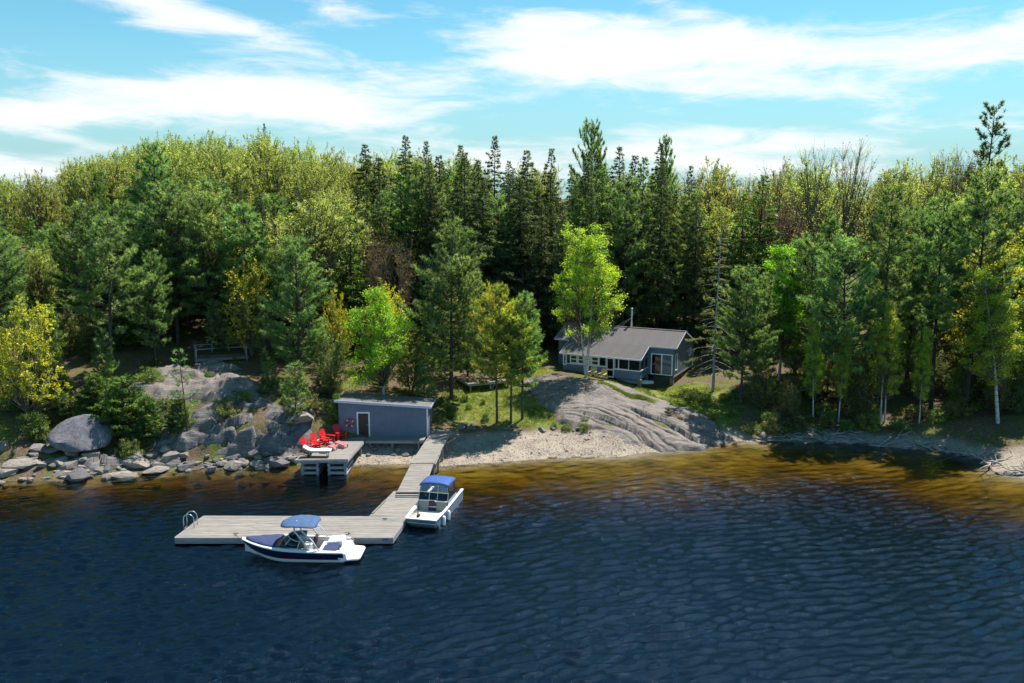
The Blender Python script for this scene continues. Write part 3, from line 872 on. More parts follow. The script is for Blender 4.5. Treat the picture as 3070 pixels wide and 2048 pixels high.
for i in range(7):
    rock(rg.choice(BOULD_PALE), 36.6 + i * 0.55, 61.6 - i * 0.33 + rg.uniform(-.2, .2), rg.uniform(0.18, 0.42), rg.uniform(0.9, 1.5), rg.uniform(0, 3), 0.2, (0, 0),
         'sunlit pale stone at the tip of the sandy point', 'pale stones on the point')

def scatter_stones():
    import bmesh
    g = np.random.default_rng(3); n = 5200
    x = g.uniform(-12, 19, n); y = g.uniform(62.4, 71.5, n)
    k = (poly_sdf(x, y, BEACH_POLY) > 0.1) & (shore_dist(x, y) > -0.4) & (shore_dist(x, y) < 5.5)
    x = x[k]; y = y[k]; n = len(x); z = ground_z(x, y)
    base = np.array([(1, 0, 0), (0.3, 0.95, 0), (-0.8, 0.6, 0), (-0.8, -0.6, 0), (0.3, -0.95, 0), (0, 0, 0.75), (0, 0, -0.5)])
    s = g.uniform(0.02, 0.065, n) * np.where(g.random(n) < 0.05, 2.2, 1.0); a = g.uniform(0, 6.28, n)
    st = g.uniform(0.7, 1.5, n)
    bx = base[None, :, 0] * s[:, None] * st[:, None]; by = base[None, :, 1] * s[:, None]; bz = base[None, :, 2] * s[:, None]
    V = np.stack([x[:, None] + bx * np.cos(a)[:, None] - by * np.sin(a)[:, None], y[:, None] + bx * np.sin(a)[:, None] + by * np.cos(a)[:, None], z[:, None] + bz + s[:, None] * 0.2], 2).reshape(-1, 3)
    f = np.array([(0, 1, 5), (1, 2, 5), (2, 3, 5), (3, 4, 5), (4, 0, 5), (1, 0, 6), (2, 1, 6), (3, 2, 6), (4, 3, 6), (0, 4, 6)])
    F = (f[None] + 7 * np.arange(n)[:, None, None]).reshape(-1, 3)
    m, nt = new_mat('beach_pebble')
    at = nt.nodes.new('ShaderNodeAttribute'); at.attribute_name = 'tone'
    principled(nt, ramp(nt, at.outputs['Fac'], [(0, (0.13, 0.11, 0.095)), (0.45, (0.27, 0.225, 0.185)), (1, (0.42, 0.37, 0.32))]), 0.85, 0, 0.3)
    me = mesh_np('pebbles', V, F, m); point_attr(me, 'tone', np.repeat(g.random(n), 7))
    tag(link('pebbles', me), 'loose pebbles strewn over the small beach', 'pebbles', None, 'stuff')
scatter_stones()

# ---------------------------------------------------------------- docks
def lerp(a, b, t): return tuple(a[i] + (b[i] - a[i]) * t for i in range(len(a)))

def planked(parent, A, B, C, D, n, gap, th, mat, along='AB', pieces=1, name='plank', seed=0):
    """boards laid over the quad A-B-C-D (A,B near edge left/right; D,C far edge left/right); they run along AB and are stacked towards DC"""
    g = random.Random(seed)
    for i in range(n):
        t0 = i / n; t1 = (i + 1 - gap) / n
        p0, p1, q1, q0 = lerp(A, D, t0), lerp(B, C, t0), lerp(B, C, t1), lerp(A, D, t1)
        cuts = [0.0, 1.0] if pieces == 1 else [0.0] + [(k + (0.18 if i % 2 else -0.1)) / pieces for k in range(1, pieces)] + [1.0]
        for c0, c1 in zip(cuts[:-1], cuts[1:]):
            dz = g.uniform(-0.004, 0.004); e = 0.004 if pieces > 1 else 0
            a, b = lerp(p0, p1, c0 + e / 12), lerp(p0, p1, c1 - e / 12)
            d, c = lerp(q0, q1, c0 + e / 12), lerp(q0, q1, c1 - e / 12)
            cen = lerp(lerp(a, b, .5), lerp(d, c, .5), .5)
            top = [(p[0] - cen[0], p[1] - cen[1], p[2] - cen[2] + dz) for p in (a, b, c, d)]
            bot = [(p[0], p[1], p[2] - th) for p in top]
            loc = (cen[0] - parent.location[0], cen[1] - parent.location[1], cen[2] - parent.location[2])
            MB().hexa(bot, top).build(name, mat, parent, loc=loc)

def rel(parent, p): return (p[0] - parent.location[0], p[1] - parent.location[1], p[2] - parent.location[2])

A, B, C_, D_ = (-20.12, 48.32, .45), (-7.15, 48.30, .45), (-6.66, 51.66, .45), (-19.64, 51.80, .45)
dock = tag(empty('floating_dock', (-13.4, 50.0, 0.0)), 'long grey plank swim platform floating parallel to the shore', 'dock')
planked(dock, A, B, C_, D_, 23, 0.07, 0.04, M_PLANK, pieces=3, seed=1)
def skirt(parent, A, B, z0, z1, name, mat, t=0.05, out=0.03):
    a = Vector(A[:2]); b = Vector(B[:2]); d = (b - a).normalized(); nrm = Vector((d.y, -d.x)) * out
    mid = (z0 + z1) / 2
    p = (a.x + nrm.x, a.y + nrm.y, mid); q = (b.x + nrm.x, b.y + nrm.y, mid)
    MB().bar(rel(parent, p), rel(parent, q), t, z1 - z0).build(name, mat, parent)
skirt(dock, A, B, 0.20, 0.44, 'fascia', M_TIMBER); skirt(dock, B, C_, 0.20, 0.44, 'fascia', M_TIMBER)
skirt(dock, C_, D_, 0.20, 0.44, 'fascia', M_TIMBER); skirt(dock, D_, A, 0.20, 0.44, 'fascia', M_TIMBER)
skirt(dock, A, B, 0.06, 0.185, 'lower_rail', M_TIMBER, 0.05, 0.015); skirt(dock, B, C_, 0.06, 0.185, 'lower_rail', M_TIMBER, 0.05, 0.015)
skirt(dock, D_, A, 0.06, 0.185, 'lower_rail', M_TIMBER, 0.05, 0.015)
for k in range(5):
    x = -19.2 + k * 2.75
    MB().box(x - 13.4 + 13.4 + 13.4 - 0.8, x + 13.4 + 0.8, -1.45, 1.55, -0.25, 0.395).build('float_drum', M_DARK, dock)
MB().box(-0.16, 0.16, -0.01, 0.01, -0.05, 0.05).build('blue_tag', paint('blue_reflector', (0.03, 0.10, 0.5), 0.3), dock, loc=rel(dock, (-7.55, 48.24, 0.34)))
for x, y in ((-9.9, 48.75), (-8.0, 51.1), (-16.6, 48.7)):
    cl = MB().bar((-0.16, 0, 0.09), (0.16, 0, 0.09), 0.035, 0.035).box(-0.07, -0.03, -0.02, 0.02, 0, 0.09).box(0.03, 0.07, -0.02, 0.02, 0, 0.09)
    cl.build('cleat', M_DARK, dock, loc=rel(dock, (x, y, 0.45)))

lad = tag(empty('swim_ladder', (-19.95, 50.1, 0.45)), 'tubular steel swim ladder with two hoop handrails at the platform end', 'ladder')
for s in (-0.27, 0.27):
    pts = [(0.42, s, 0.0), (0.42, s, 0.55)] + [(0.10 + 0.32 * math.cos(a), s, 0.55 + 0.30 * math.sin(a)) for a in np.linspace(0.3, math.pi, 8)] + [(-0.22, s, 0.3), (-0.24, s, -1.1)]
    MB().tube(pts, 0.028, 8).build('handrail', M_STEEL, lad, smooth=True)
for k in range(4):
    MB().bar((-0.235, -0.27, -0.12 - k * 0.28), (-0.235, 0.27, -0.12 - k * 0.28), 0.07, 0.03).build('rung', M_STEEL, lad)

f0, f1, f2, f3 = (-9.05, 51.84, .44), (-6.64, 51.72, .44), (-5.72, 56.45, .44), (-8.12, 56.52, .44)
fing = tag(empty('dock_finger', (-7.4, 54.1, 0.0)), 'short grey plank dock section joining the swim platform to the ramp', 'dock')
planked(fing, f0, f1, f2, f3, 33, 0.07, 0.04, M_PLANK, seed=2)
skirt(fing, f1, f2, 0.12, 0.42, 'fascia', M_TIMBER, 0.05, 0.03); skirt(fing, f3, f0, 0.12, 0.42, 'fascia', M_TIMBER, 0.05, 0.03)
skirt(fing, f2, f3, 0.12, 0.42, 'fascia', M_TIMBER, 0.05, 0.03)
for k in range(2):
    MB().box(-1.0, 1.0, -0.9, 0.9, -0.25, 0.38).build('float_drum', M_DARK, fing, loc=rel(fing, (-7.6 + 0.35 * k, 53.0 + 2.3 * k, 0)), rot=(0, 0, -0.19))
MB().bar((-8.35, 54.9, 0.50), (-8.02, 56.4, 0.50), 0.09, 0.09).build('kerb_rail', M_PLANKY, None).parent = fing
fing.children[-1].location = (-fing.location[0], -fing.location[1], -fing.location[2])
MB().bar((-8.95, 52.1, 0.50), (-8.45, 54.5, 0.50), 0.07, 0.07).build('kerb_rail', M_PLANKY, fing, loc=(-fing.location[0], -fing.location[1], -fing.location[2]))

rA, rB, rC, rD = (-7.84, 55.80, .62), (-6.14, 55.80, .62), (-5.83, 60.26, 1.20), (-7.39, 60.26, 1.20)
ramp_o = tag(empty('gangway_ramp', (-6.8, 58.0, 0.6)), 'sloping grey plank gangway from the floating dock up to the fixed walkway', 'gangway')
planked(ramp_o, rA, rB, rC, rD, 31, 0.07, 0.04, M_PLANK, seed=3)
for a, b in ((rA, rD), (rB, rC)):
    MB().bar(rel(ramp_o, (a[0], a[1], a[2] - .12)), rel(ramp_o, (b[0], b[1], b[2] - .12)), 0.07, 0.16).build('stringer', M_TIMBER, ramp_o)
MB().tube([(-0.95, 0, 0), (0.95, 0, 0)], 0.085, 10).build('roller', M_DARK, ramp_o, loc=rel(ramp_o, (-6.98, 55.72, 0.53)))
MB().box(-0.92, 0.92, -0.10, 0.10, -0.05, 0.05).build('toe_board', M_PLANK, ramp_o, loc=rel(ramp_o, (-6.98, 55.45, 0.50)))
MB().box(-0.92, 0.92, -0.05, 0.05, -0.025, 0.025).build('hinge_plate', M_TIMBER, ramp_o, loc=rel(ramp_o, (-6.98, 55.16, 0.47)))

wA, wB, wC, wD = (-7.41, 60.32, 1.24), (-5.80, 60.32, 1.24), (-5.12, 68.3, 1.42), (-6.60, 68.3, 1.42)
walk = tag(empty('fixed_walkway', (-6.4, 64.0, 0.6)), 'grey plank walkway on posts leading from the beach to the gangway', 'walkway')
planked(walk, wA, wB, wC, wD, 54, 0.06, 0.04, M_PLANK, seed=4)
for a, b in ((wA, wD), (wB, wC)):
    MB().bar(rel(walk, (a[0], a[1], a[2] - .13)), rel(walk, (b[0], b[1], b[2] - .13)), 0.08, 0.18).build('stringer', M_TIMBER, walk)
for t in (0.02, 0.26, 0.5, 0.74):
    for (a, b) in ((wA, wD), (wB, wC)):
        p = lerp(a, b, t); zb = gz(p[0], p[1]) - 0.4
        MB().box(-0.08, 0.08, -0.08, 0.08, zb - p[2], -0.06).build('post', M_POST, walk, loc=rel(walk, p))
MB().bar((0.05, -0.1, -0.02), (1.2, 2.6, 0.05), 0.07, 0.10).build('rail_plank', M_PLANKY, walk, loc=rel(walk, (-5.74, 60.6, 1.05)), rot=(0, 0, 0.35))

# crib dock with its timber crib
cA, cB, cC, cD = (-16.05, 60.75, 1.32), (-12.20, 60.98, 1.32), (-11.74, 66.80, 1.32), (-15.55, 66.80, 1.32)
crib = tag(empty('crib_dock', (-14.0, 63.5, 0.0)), 'square grey plank dock on a slatted timber crib in front of the boathouse', 'dock')
planked(crib, cA, cB, cC, cD, 40, 0.06, 0.04, M_PLANK, seed=5)
skirt(crib, cA, cB, 1.08, 1.27, 'fascia', M_TIMBER, 0.05, 0.02); skirt(crib, cB, cC, 1.08, 1.27, 'fascia', M_TIMBER, 0.05, 0.02); skirt(crib, cD, cA, 1.08, 1.27, 'fascia', M_TIMBER, 0.05, 0.02)
x0, x1, ym, y1 = -15.72, -12.34, 61.12, 63.9
for k in range(5):
    z0 = -0.72 + k * 0.40
    for (a, b) in (((x0, ym), (-14.42, ym)), ((-13.72, ym + 0.03), (x1, ym + 0.03))):
        MB().box(a[0] + 14.0, b[0] + 14.0, a[1] - 63.5, a[1] - 63.5 + 0.2, z0, z0 + 0.2).build('crib_timber', M_TIMBER, crib, bevel=0.015)
    for xx in (x0 + 0.10, -14.50, -13.66, x1 - 0.10):
        MB().box(xx - 0.1 + 14.0, xx + 0.1 + 14.0, ym - 63.5 + 0.03, y1 - 63.5, z0 + 0.2, z0 + 0.4).build('crib_timber', M_TIMBER, crib, bevel=0.015)
    MB().box(x0 + 14.0, x1 + 14.0, y1 - 63.5 - 0.2, y1 - 63.5, z0, z0 + 0.2).build('crib_timber', M_TIMBER, crib, bevel=0.015)
for k in range(8):                                         # rubble fill inside the crib, seen dark between the timbers
    o = link('crib_fill_stone', BOULD_DARK[k % 4], crib, rel(crib, (-15.15 + (k % 2) * 0.35 + (1.9 if k > 3 else 0), 62.0 + (k % 4) * 0.45, -0.1 + 0.12 * (k % 3))), (0, 0, k), (0.5, 0.42, 0.55))
for xx, yy in ((-12.0, 65.2), (-15.4, 65.2), (-11.9, 66.5)):
    zb = gz(xx, yy) - 0.4
    MB().box(-0.09, 0.09, -0.09, 0.09, zb, 1.25).build('post', M_POST, crib, loc=rel(crib, (xx, yy, 0)))

front = tag(empty('boathouse_walkway', (-9.2, 66.6, 0.6)), 'narrow grey plank walkway along the front of the boathouse', 'walkway')
planked(front, (-11.70, 66.02, 1.30), (-7.02, 66.02, 1.30), (-6.98, 67.1, 1.30), (-11.66, 67.1, 1.30), 7, 0.07, 0.04, M_PLANK, seed=6)
MB().bar(rel(front, (-11.7, 65.98, 1.15)), rel(front, (-7.0, 65.98, 1.15)), 0.06, 0.20).build('fascia', M_TIMBER, front)
for xx in (-11.4, -9.6, -7.5):
    zb = gz(xx, 66.15) - 0.3
    MB().box(-0.08, 0.08, -0.08, 0.08, zb, 1.24).build('post', M_POST, front, loc=rel(front, (xx, 66.2, 0)))

# ---------------------------------------------------------------- boathouse
def lap_siding(mb, p, q, z0, z1a, z1b, nrm, lap=0.14):
    """clapboards over the wall p-q; the top runs from z1a (at p) to z1b (at q)"""
    p = Vector(p); q = Vector(q); n = Vector(nrm)
    L_ = (q - p).length
    k = 0; z = z0
    while z < max(z1a, z1b) - 0.01:
        zt = z + lap
        def clip(zz):                                       # part of the wall that still exists at height zz
            if abs(z1a - z1b) < 1e-4: return (0, 1) if zz <= z1a + 1e-4 else None
            t = (zz - z1a) / (z1b - z1a)
            if z1b < z1a: return (0, min(1, t)) if t > 0 else None
            return (max(0, t), 1) if t < 1 else None
        r0, r1 = clip(z), clip(min(zt, max(z1a, z1b)))
        if r0 is None: break
        if r1 is None: r1 = (r0[0], r0[0] + 0.001) if z1b < z1a else (r0[1] - 0.001, r0[1])
        zt = min(zt, max(z1a, z1b))
        P = lambda t, zz, o: tuple(p + (q - p) * t + n * o)[:2] + (zz,)
        mb.add([P(r0[0], z, 0.028), P(r0[1], z, 0.028), P(r1[1], zt, 0.006), P(r1[0], zt, 0.006), P(r0[0], z, 0), P(r0[1], z, 0)],
               [(0, 1, 2, 3), (4, 5, 1, 0)])
        z += lap
BX0, BX1, BY0, BY1 = -14.05, -6.86, 67.22, 71.4
bh = tag(empty('boathouse', (-10.4, 67.22, 1.3)), 'slate blue clapboard boathouse with sloping flat roof behind the crib dock', 'boathouse')
o_ = Vector((-10.4, 67.22, 1.3))
mb = MB()
lx0, lx1, ly1 = BX0 + 10.4, BX1 + 10.4, BY1 - 67.22
HL, HR = 2.92, 2.42
# wall panels either side of the door and above it
d0, d1, dh = -2.16, -1.15, 1.98
hz = lambda x: HL + (HR - HL) * (x - lx0) / (lx1 - lx0)
lap_siding(mb, (lx0, 0), (d0, 0), -0.05, hz(lx0), hz(d0), (0, -1))
lap_siding(mb, (d1, 0), (lx1, 0), -0.05, hz(d1), hz(lx1), (0, -1))
lap_siding(mb, (d0, 0), (d1, 0), dh, hz(d0), hz(d1), (0, -1))
lap_siding(mb, (lx1, 0), (lx1, ly1), -0.6, HR, HR - 0.35, (1, 0))
lap_siding(mb, (lx0, ly1), (lx0, 0), -0.05, HL - 0.35, HL, (-1, 0))
mb.build('siding', M_SIDING, bh)
w = MB()
w.box(lx0, d0, 0.01, 0.12, -0.05, hz(d0) - 0.12).box(d1, lx1, 0.01, 0.12, -0.05, HR - 0.02).box(lx0 + 0.012, lx1 - 0.012, ly1 - .12, ly1, -0.6, HR - 0.4)
w.box(lx1 - 0.12, lx1 - 0.012, 0.14, ly1 - 0.13, -0.6, HR - 0.4).box(lx0 + 0.012, lx0 + 0.12, 0.14, ly1 - 0.13, -0.05, HR - 0.4)
w.build('wall', M_SIDING, bh)
rf = MB(); e = 0.28
rf.hexa([(lx0 - e, -e, HL - 0.02 + .02), (lx1 + e, -e, HR - 0.02), (lx1 + e, ly1 + e, HR - 0.46), (lx0 - e, ly1 + e, HL - 0.44)],
        [(lx0 - e, -e, HL + 0.14), (lx1 + e, -e, HR + 0.12), (lx1 + e, ly1 + e, HR - 0.32), (lx0 - e, ly1 + e, HL - 0.30)])
roof = rf.build('roof', M_SHINGLE, bh)
MB().bar((lx0 - e, -e - 0.02, HL + 0.055), (lx1 + e, -e - 0.02, HR + 0.035), 0.035, 0.19).build('fascia', M_FASCIA, bh)
MB().bar((lx1 + e + 0.02, -e, HR + 0.03), (lx1 + e + 0.02, ly1 + e, HR - 0.41), 0.035, 0.17).build('fascia', M_FASCIA, bh)
MB().box(lx1 - 0.06, lx1 + 0.05, -0.05, 0.06, -0.1, HR - 0.05).build('corner_board', M_WHITE, bh)
dr = MB().box(d0 + 0.09, d1 - 0.09, 0.0, 0.05, 0.0, dh - 0.08).build('door', M_DOOR, bh)
MB().box(-0.03, 0.03, -0.06, 0.0, -0.02, 0.02).build('handle', M_STEEL, dr, loc=(d1 - 0.2, 0, 0.95))
fr = MB().box(d0 - 0.02, d0 + 0.085, -0.06, 0.04, 0.0, dh + 0.02).box(d1 - 0.085, d1 + 0.02, -0.06, 0.04, 0.0, dh + 0.02).box(d0 - 0.02, d1 + 0.02, -0.065, 0.035, dh - 0.075, dh + 0.05)
fr.build('door_frame', M_WHITE, bh)
lr = tag(empty('life_ring', (-13.15, 67.08, 2.42)), 'red life ring hanging on the boathouse wall beside the door', 'life ring')
pts = [(0.30 * math.cos(a), 0, 0.30 * math.sin(a)) for a in np.linspace(0, 2 * math.pi, 20, endpoint=False)]
MB().tube(pts, 0.075, 8, closed=True).build('ring', M_LIFERING, lr, smooth=True)
for a in (0.6, 2.2, 3.8, 5.4):
    pp = [(0.30 * math.cos(a + d), 0, 0.30 * math.sin(a + d)) for d in (-0.13, 0, 0.13)]
    MB().tube(pp, 0.079, 8).build('band', M_WHITE, lr, smooth=True)

# ---------------------------------------------------------------- furniture on the crib dock
def adirondack(mat, name='adirondack_chair'):
    """local +Y is where the sitter looks; origin on the floor under the seat"""
    t = empty(name)
    for k in range(5):                                      # fan of back slats, rounded top
        x = (k - 2) * 0.115; top = 1.02 - 0.022 * (k - 2) ** 2
        MB().bar((x * 0.80, -0.20, 0.27), (x * 1.22, -0.56, top), 0.105, 0.022, (0, 0.9, 0.4)).build('back_slat', mat, t)
    MB().bar((-0.27, -0.37, 0.55), (0.27, -0.37, 0.55), 0.03, 0.08).build('back_rail', mat, t)
    for k in range(5):
        y = 0.36 - k * 0.125; z = 0.37 - k * 0.028
        MB().box(-0.28, 0.28, y - 0.055, y + 0.055, z - 0.011, z + 0.011).build('seat_slat', mat, t)
    for s in (-1, 1):
        MB().bar((s * 0.29, 0.42, 0.34), (s * 0.29, -0.62, 0.04), 0.03, 0.12).build('side_rail', mat, t)
        MB().bar((s * 0.32, 0.36, 0.0), (s * 0.32, 0.36, 0.56), 0.09, 0.03).build('front_leg', mat, t)
        MB().prism([(s * 0.24, 0.48), (s * 0.44, 0.44), (s * 0.42, -0.05), (s * 0.30, -0.46), (s * 0.25, -0.46), (s * 0.25, 0.2)], 0.56, 0.585).build('armrest', mat, t)
        MB().bar((s * 0.31, -0.40, 0.0), (s * 0.31, -0.40, 0.56), 0.06, 0.03).build('rear_leg', mat, t)
    return t
def footstool(mat):
    t = empty('footstool')
    for k in range(5):
        y = -0.22 + k * 0.11
        MB().box(-0.27, 0.27, y - 0.048, y + 0.048, 0.33 - 0.02 * k, 0.352 - 0.02 * k).build('slat', mat, t)
    for s in (-1, 1):
        MB().bar((s * 0.25, -0.26, 0.31), (s * 0.25, 0.26, 0.22), 0.03, 0.08).build('side_rail', mat, t)
        MB().box(s * 0.25 - 0.02, s * 0.25 + 0.02, -0.22, -0.14, 0, 0.31).build('leg', mat, t)
        MB().box(s * 0.25 - 0.02, s * 0.25 + 0.02, 0.14, 0.22, 0, 0.24).build('leg', mat, t)
    return t
CH = adirondack(M_RED)
spots = [(-15.45, 62.7, -112, 'red slatted lounge chair right behind the white sun lounger'), (-15.0, 63.8, -114, 'red slatted lounge chair second from the white sun lounger'),
         (-14.52, 64.9, -116, 'red slatted lounge chair third from the white sun lounger'), (-13.82, 66.25, -140, 'red slatted lounge chair set against the boathouse wall below the life ring')]
for i, (x, y, a, lb) in enumerate(spots):
    c = CH if i == 0 else copy_tree(CH)
    c.location = (x, y, 1.325); c.rotation_euler = (0, 0, R(a)); c.scale = (1.08, 1.08, 1.12)
    tag(c, lb, 'chair', 'red chairs on the crib dock')
FS = footstool(M_PINK)
for i, (x, y, a) in enumerate([(-14.2, 62.65, -112), (-13.75, 63.3, -114), (-13.45, 64.3, -114), (-13.05, 63.9, -118)]):
    c = FS if i == 0 else copy_tree(FS)
    c.location = (x, y, 1.325); c.rotation_euler = (0, 0, R(a))
    tag(c, 'faded red slatted footstool in front of the red chairs', 'footstool', 'footstools on the crib dock')
st = tag(empty('side_table', (-15.3, 64.62, 1.325)), 'small dark low table between two red chairs on the crib dock', 'table')
MB().tube([(0, 0, 0.40), (0, 0, 0.43)], 0.24, 14).build('table_top', M_VINYL, st)
for a in (0.4, 2.5, 4.6):
    MB().bar((0.17 * math.cos(a), 0.17 * math.sin(a), 0), (0.12 * math.cos(a), 0.12 * math.sin(a), 0.4), 0.03, 0.03).build('leg', M_DARK, st)

lg = tag(empty('sun_lounger', (-14.55, 61.62, 1.325)), 'white cushioned sun lounger with raised head at the crib dock edge', 'sun lounger')
prof = [(-1.02, 0.70), (-0.62, 0.46), (-0.35, 0.40), (1.0, 0.40)]
for nm, o0, o1, mt, hw in (('cushion', 0.035, 0.14, M_VINYL, 0.31), ('frame', -0.03, 0.03, M_TAN, 0.33)):
    m_ = MB(); rings = []
    for (x, z) in prof:
        rings.append([(x, -hw, z + o0), (x, hw, z + o0), (x, hw, z + o1), (x, -hw, z + o1)])
    m_.loft(rings, True, True).build(nm, mt if nm == 'frame' else M_WHITE, lg, bevel=0.02)
for x in (-0.55, 0.75):
    for s in (-0.27, 0.27):
        MB().box(x - 0.03, x + 0.03, s - 0.03, s + 0.03, 0, 0.38).build('leg', M_TAN, lg)
for s in (-0.3, 0.3):
    MB().tube([(-0.62, s - 0.03, 0.12), (-0.62, s + 0.03, 0.12)], 0.12, 14).build('wheel', M_DARK, lg)

# ---------------------------------------------------------------- cottage
HA = R(27)
house = tag(empty('cottage', (15.8, 81.75, 3.2), -HA), 'grey blue clapboard cottage with grey shingle roof and long screened porch', 'cottage')
EZ, RZ, RY, BYD, BZ = 2.95, 4.05, 2.8, 7.0, 2.35           # eave height, ridge height, ridge line, depth, back eave height
XL = -12.3
slope = (RZ - EZ) / RY
fz = lambda y: EZ + slope * y                               # front roof plane
PX0, PX1, PY = -10.75, -2.65, -2.4                          # porch
mb = MB()
def wallbox(x0, x1, y0, y1, z0, z1, mbx): mbx.box(x0, x1, y0, y1, z0, z1)
# main front wall right of the porch, around the sliding door
SD0, SD1, SDZ = -2.32, -0.12, 2.12
lap_siding(mb, (PX1, 0), (SD0, 0), 0, EZ, EZ, (0, -1)); lap_siding(mb, (SD1, 0), (0, 0), 0, EZ, EZ, (0, -1)); lap_siding(mb, (SD0, 0), (SD1, 0), SDZ, EZ, EZ, (0, -1))
lap_siding(mb, (XL, 0), (PX1, 0), 0, EZ, EZ, (0, -1))
# gable wall: laps under the eave line, then the triangle
GW = [(0.32, 1.10, 0.45, 2.10), (5.2, 6.0, 1.1, 1.95)]      # windows on the gable: y0,y1,z0,z1
z = 0.0
while z < RZ - 0.02:
    zt = min(z + 0.14, RZ)
    def span(zz):
        y0 = 0 if zz <= EZ else RY * (zz - EZ) / (RZ - EZ)
        y1 = BYD if zz <= BZ else BYD - (BYD - RY) * (zz - BZ) / (RZ - BZ)
        return y0, y1
    (a0, a1), (b0, b1) = span(z), span(zt)
    segs = [(a0, a1, b0, b1)]
    for (w0, w1, wz0, wz1) in GW:
        if zt > wz0 + 0.02 and z < wz1 - 0.02:
            ns = []
            for (p0, p1, q0, q1) in segs:
                if p0 < w0 and p1 > w1: ns += [(p0, w0, q0, w0), (w1, p1, w1, q1)]
                else: ns.append((p0, p1, q0, q1))
            segs = ns
    for (p0, p1, q0, q1) in segs:
        mb.add([(0.028, p0, z), (0.028, p1, z), (0.006, q1, zt), (0.006, q0, zt), (0, p0, z), (0, p1, z)], [(0, 1, 2, 3), (4, 5, 1, 0)])
    z += 0.14
lap_siding(mb, (XL, BYD), (XL, 0), -0.4, BZ, EZ, (-1, 0))
mb.build('siding', M_HOUSE, house)
w = MB()
w.box(XL + 0.02, XL + 0.12, 0.1, BYD - 0.1, -0.4, BZ).box(XL, 0, BYD - 0.12, BYD, -0.4, BZ - 0.05)
w.box(XL, PX0 - 0.02, 0.01, 0.1, 0, EZ - 0.05).box(PX1, SD0 - 0.01, 0.01, 0.1, 0, EZ - 0.05).box(SD1 + 0.01, -0.02, 0.01, 0.1, 0, EZ - 0.05).box(SD0, SD1, 0.012, 0.1, SDZ + .02, EZ - 0.05)
w.box(PX0, -7.6, 0.01, 0.1, 0, EZ - 0.05).box(-6.3, -5.0, 0.01, 0.1, 0, EZ - 0.05).box(-7.6, -6.3, 0.012, 0.1, 0, 0.9).box(-4.0, PX1, 0.01, 0.1, 0, EZ - 0.05).box(-5.0, -4.0, 0.012, 0.1, 0, 0.8)
w.build('wall', M_HOUSE, house)
# inside of the main room: floor and a dark back wall so the glass looks into a room
MB().box(XL + 0.15, -0.05, 0.12, BYD - 0.15, -0.12, -0.02).build('floor', M_SHADEIN, house)
MB().box(XL + 0.2, -0.1, 3.2, 3.3, 0, 2.2).build('partition', M_SHADEIN, house)
# porch: floor, skirt, posts, screens, windows
MB().box(PX0, PX1, PY, -0.02, -0.16, -0.02).build('porch_floor', M_SHADEIN, house)
sk = MB()
lap_siding(sk, (-10.3, PY), (-6.08, PY), -0.18, 0.78, 0.78, (0, -1)); lap_siding(sk, (-5.27, PY), (PX1, PY), -0.18, 0.66, 0.66, (0, -1))
lap_siding(sk, (PX1, PY), (PX1, 0), -0.18, 0.66, 0.66, (1, 0)); lap_siding(sk, (PX0, PY), (-10.3, PY), -0.18, 0.62, 0.62, (0, -1)); lap_siding(sk, (PX0, 0), (PX0, PY), -0.18, 0.8, 0.8, (-1, 0))
sk.box(-10.3, -6.08, PY + 0.01, PY + 0.08, -0.18, 0.76).box(-5.27, PX1 - 0.01, PY + 0.01, PY + 0.08, -0.18, 0.64).box(PX1 - 0.08, PX1 - 0.01, PY + 0.09, -0.03, -0.18, 0.64).box(PX0 + 0.01, PX0 + .08, PY + 0.09, -0.03, -0.18, 0.78).box(PX0 + .09, -10.31, PY + 0.01, PY + .08, -0.18, 0.6)
sk.build('porch_skirt', M_HOUSE, house)
TOP = 1.74
MB().box(-10.35, -6.08, PY - 0.07, PY + 0.05, 0.76, 0.84).build('sill', M_WHITE, house)
MB().box(-5.27, PX1 + 0.07, PY - 0.07, PY + 0.05, 0.63, 0.72).build('sill', M_WHITE, house)
MB().box(PX1 - 0.05, PX1 + 0.07, PY + 0.05, -0.03, 0.66, 0.72).build('sill', M_WHITE, house)
MB().box(PX0 - 0.05, PX1 + 0.05, PY - 0.05, PY + 0.06, TOP, TOP + 0.17).build('header', M_WHITE, house)
MB().box(PX1 - 0.05, PX1 + 0.045, PY + 0.06, -0.03, TOP, TOP + 0.13).build('header', M_HOUSE, house)
def window(x0, x1, z0, z1, y, mullion=True, fr=0.115, glassm=None, name='window', mat=None):
    f = MB(); fm = mat or M_WHITE
    f.box(x0, x0 + fr, y - 0.05, y + 0.05, z0, z1).box(x1 - fr, x1, y - 0.05, y + 0.05, z0, z1)
    f.box(x0 + fr, x1 - fr, y - 0.047, y + 0.047, z0, z0 + fr).box(x0 + fr, x1 - fr, y - 0.047, y + 0.047, z1 - fr, z1)
    if mullion: f.box(x0 + fr, x1 - fr, y - 0.04, y + 0.04, (z0 + z1) / 2 - fr * 0.4, (z0 + z1) / 2 + fr * 0.4)
    o = f.build(name, fm, house)
    MB().box(x0 + fr * .8, x1 - fr * .8, y - 0.006, y + 0.006, z0 + fr * .8, z1 - fr * .8).build('pane', glassm or M_GLASS, o)
    return o
for (a, b) in ((-9.98, -9.16), (-9.13, -8.33), (-8.30, -7.73), (-7.70, -6.87)):
    window(a, b, 0.84, TOP, PY)
window(PX0 + 0.02, -10.33, 0.62, TOP, PY, False)
window(-6.85, -6.12, 0.84, TOP, PY, False, 0.05, M_SCREEN, 'screen')
for (a, b) in ((-5.22, -4.84), (-4.82, -3.78), (-3.76, PX1 - 0.02)):
    window(a, b, 0.72, TOP, PY, False, 0.045, M_SCREEN, 'screen', M_HOUSE if b > -3 else None)
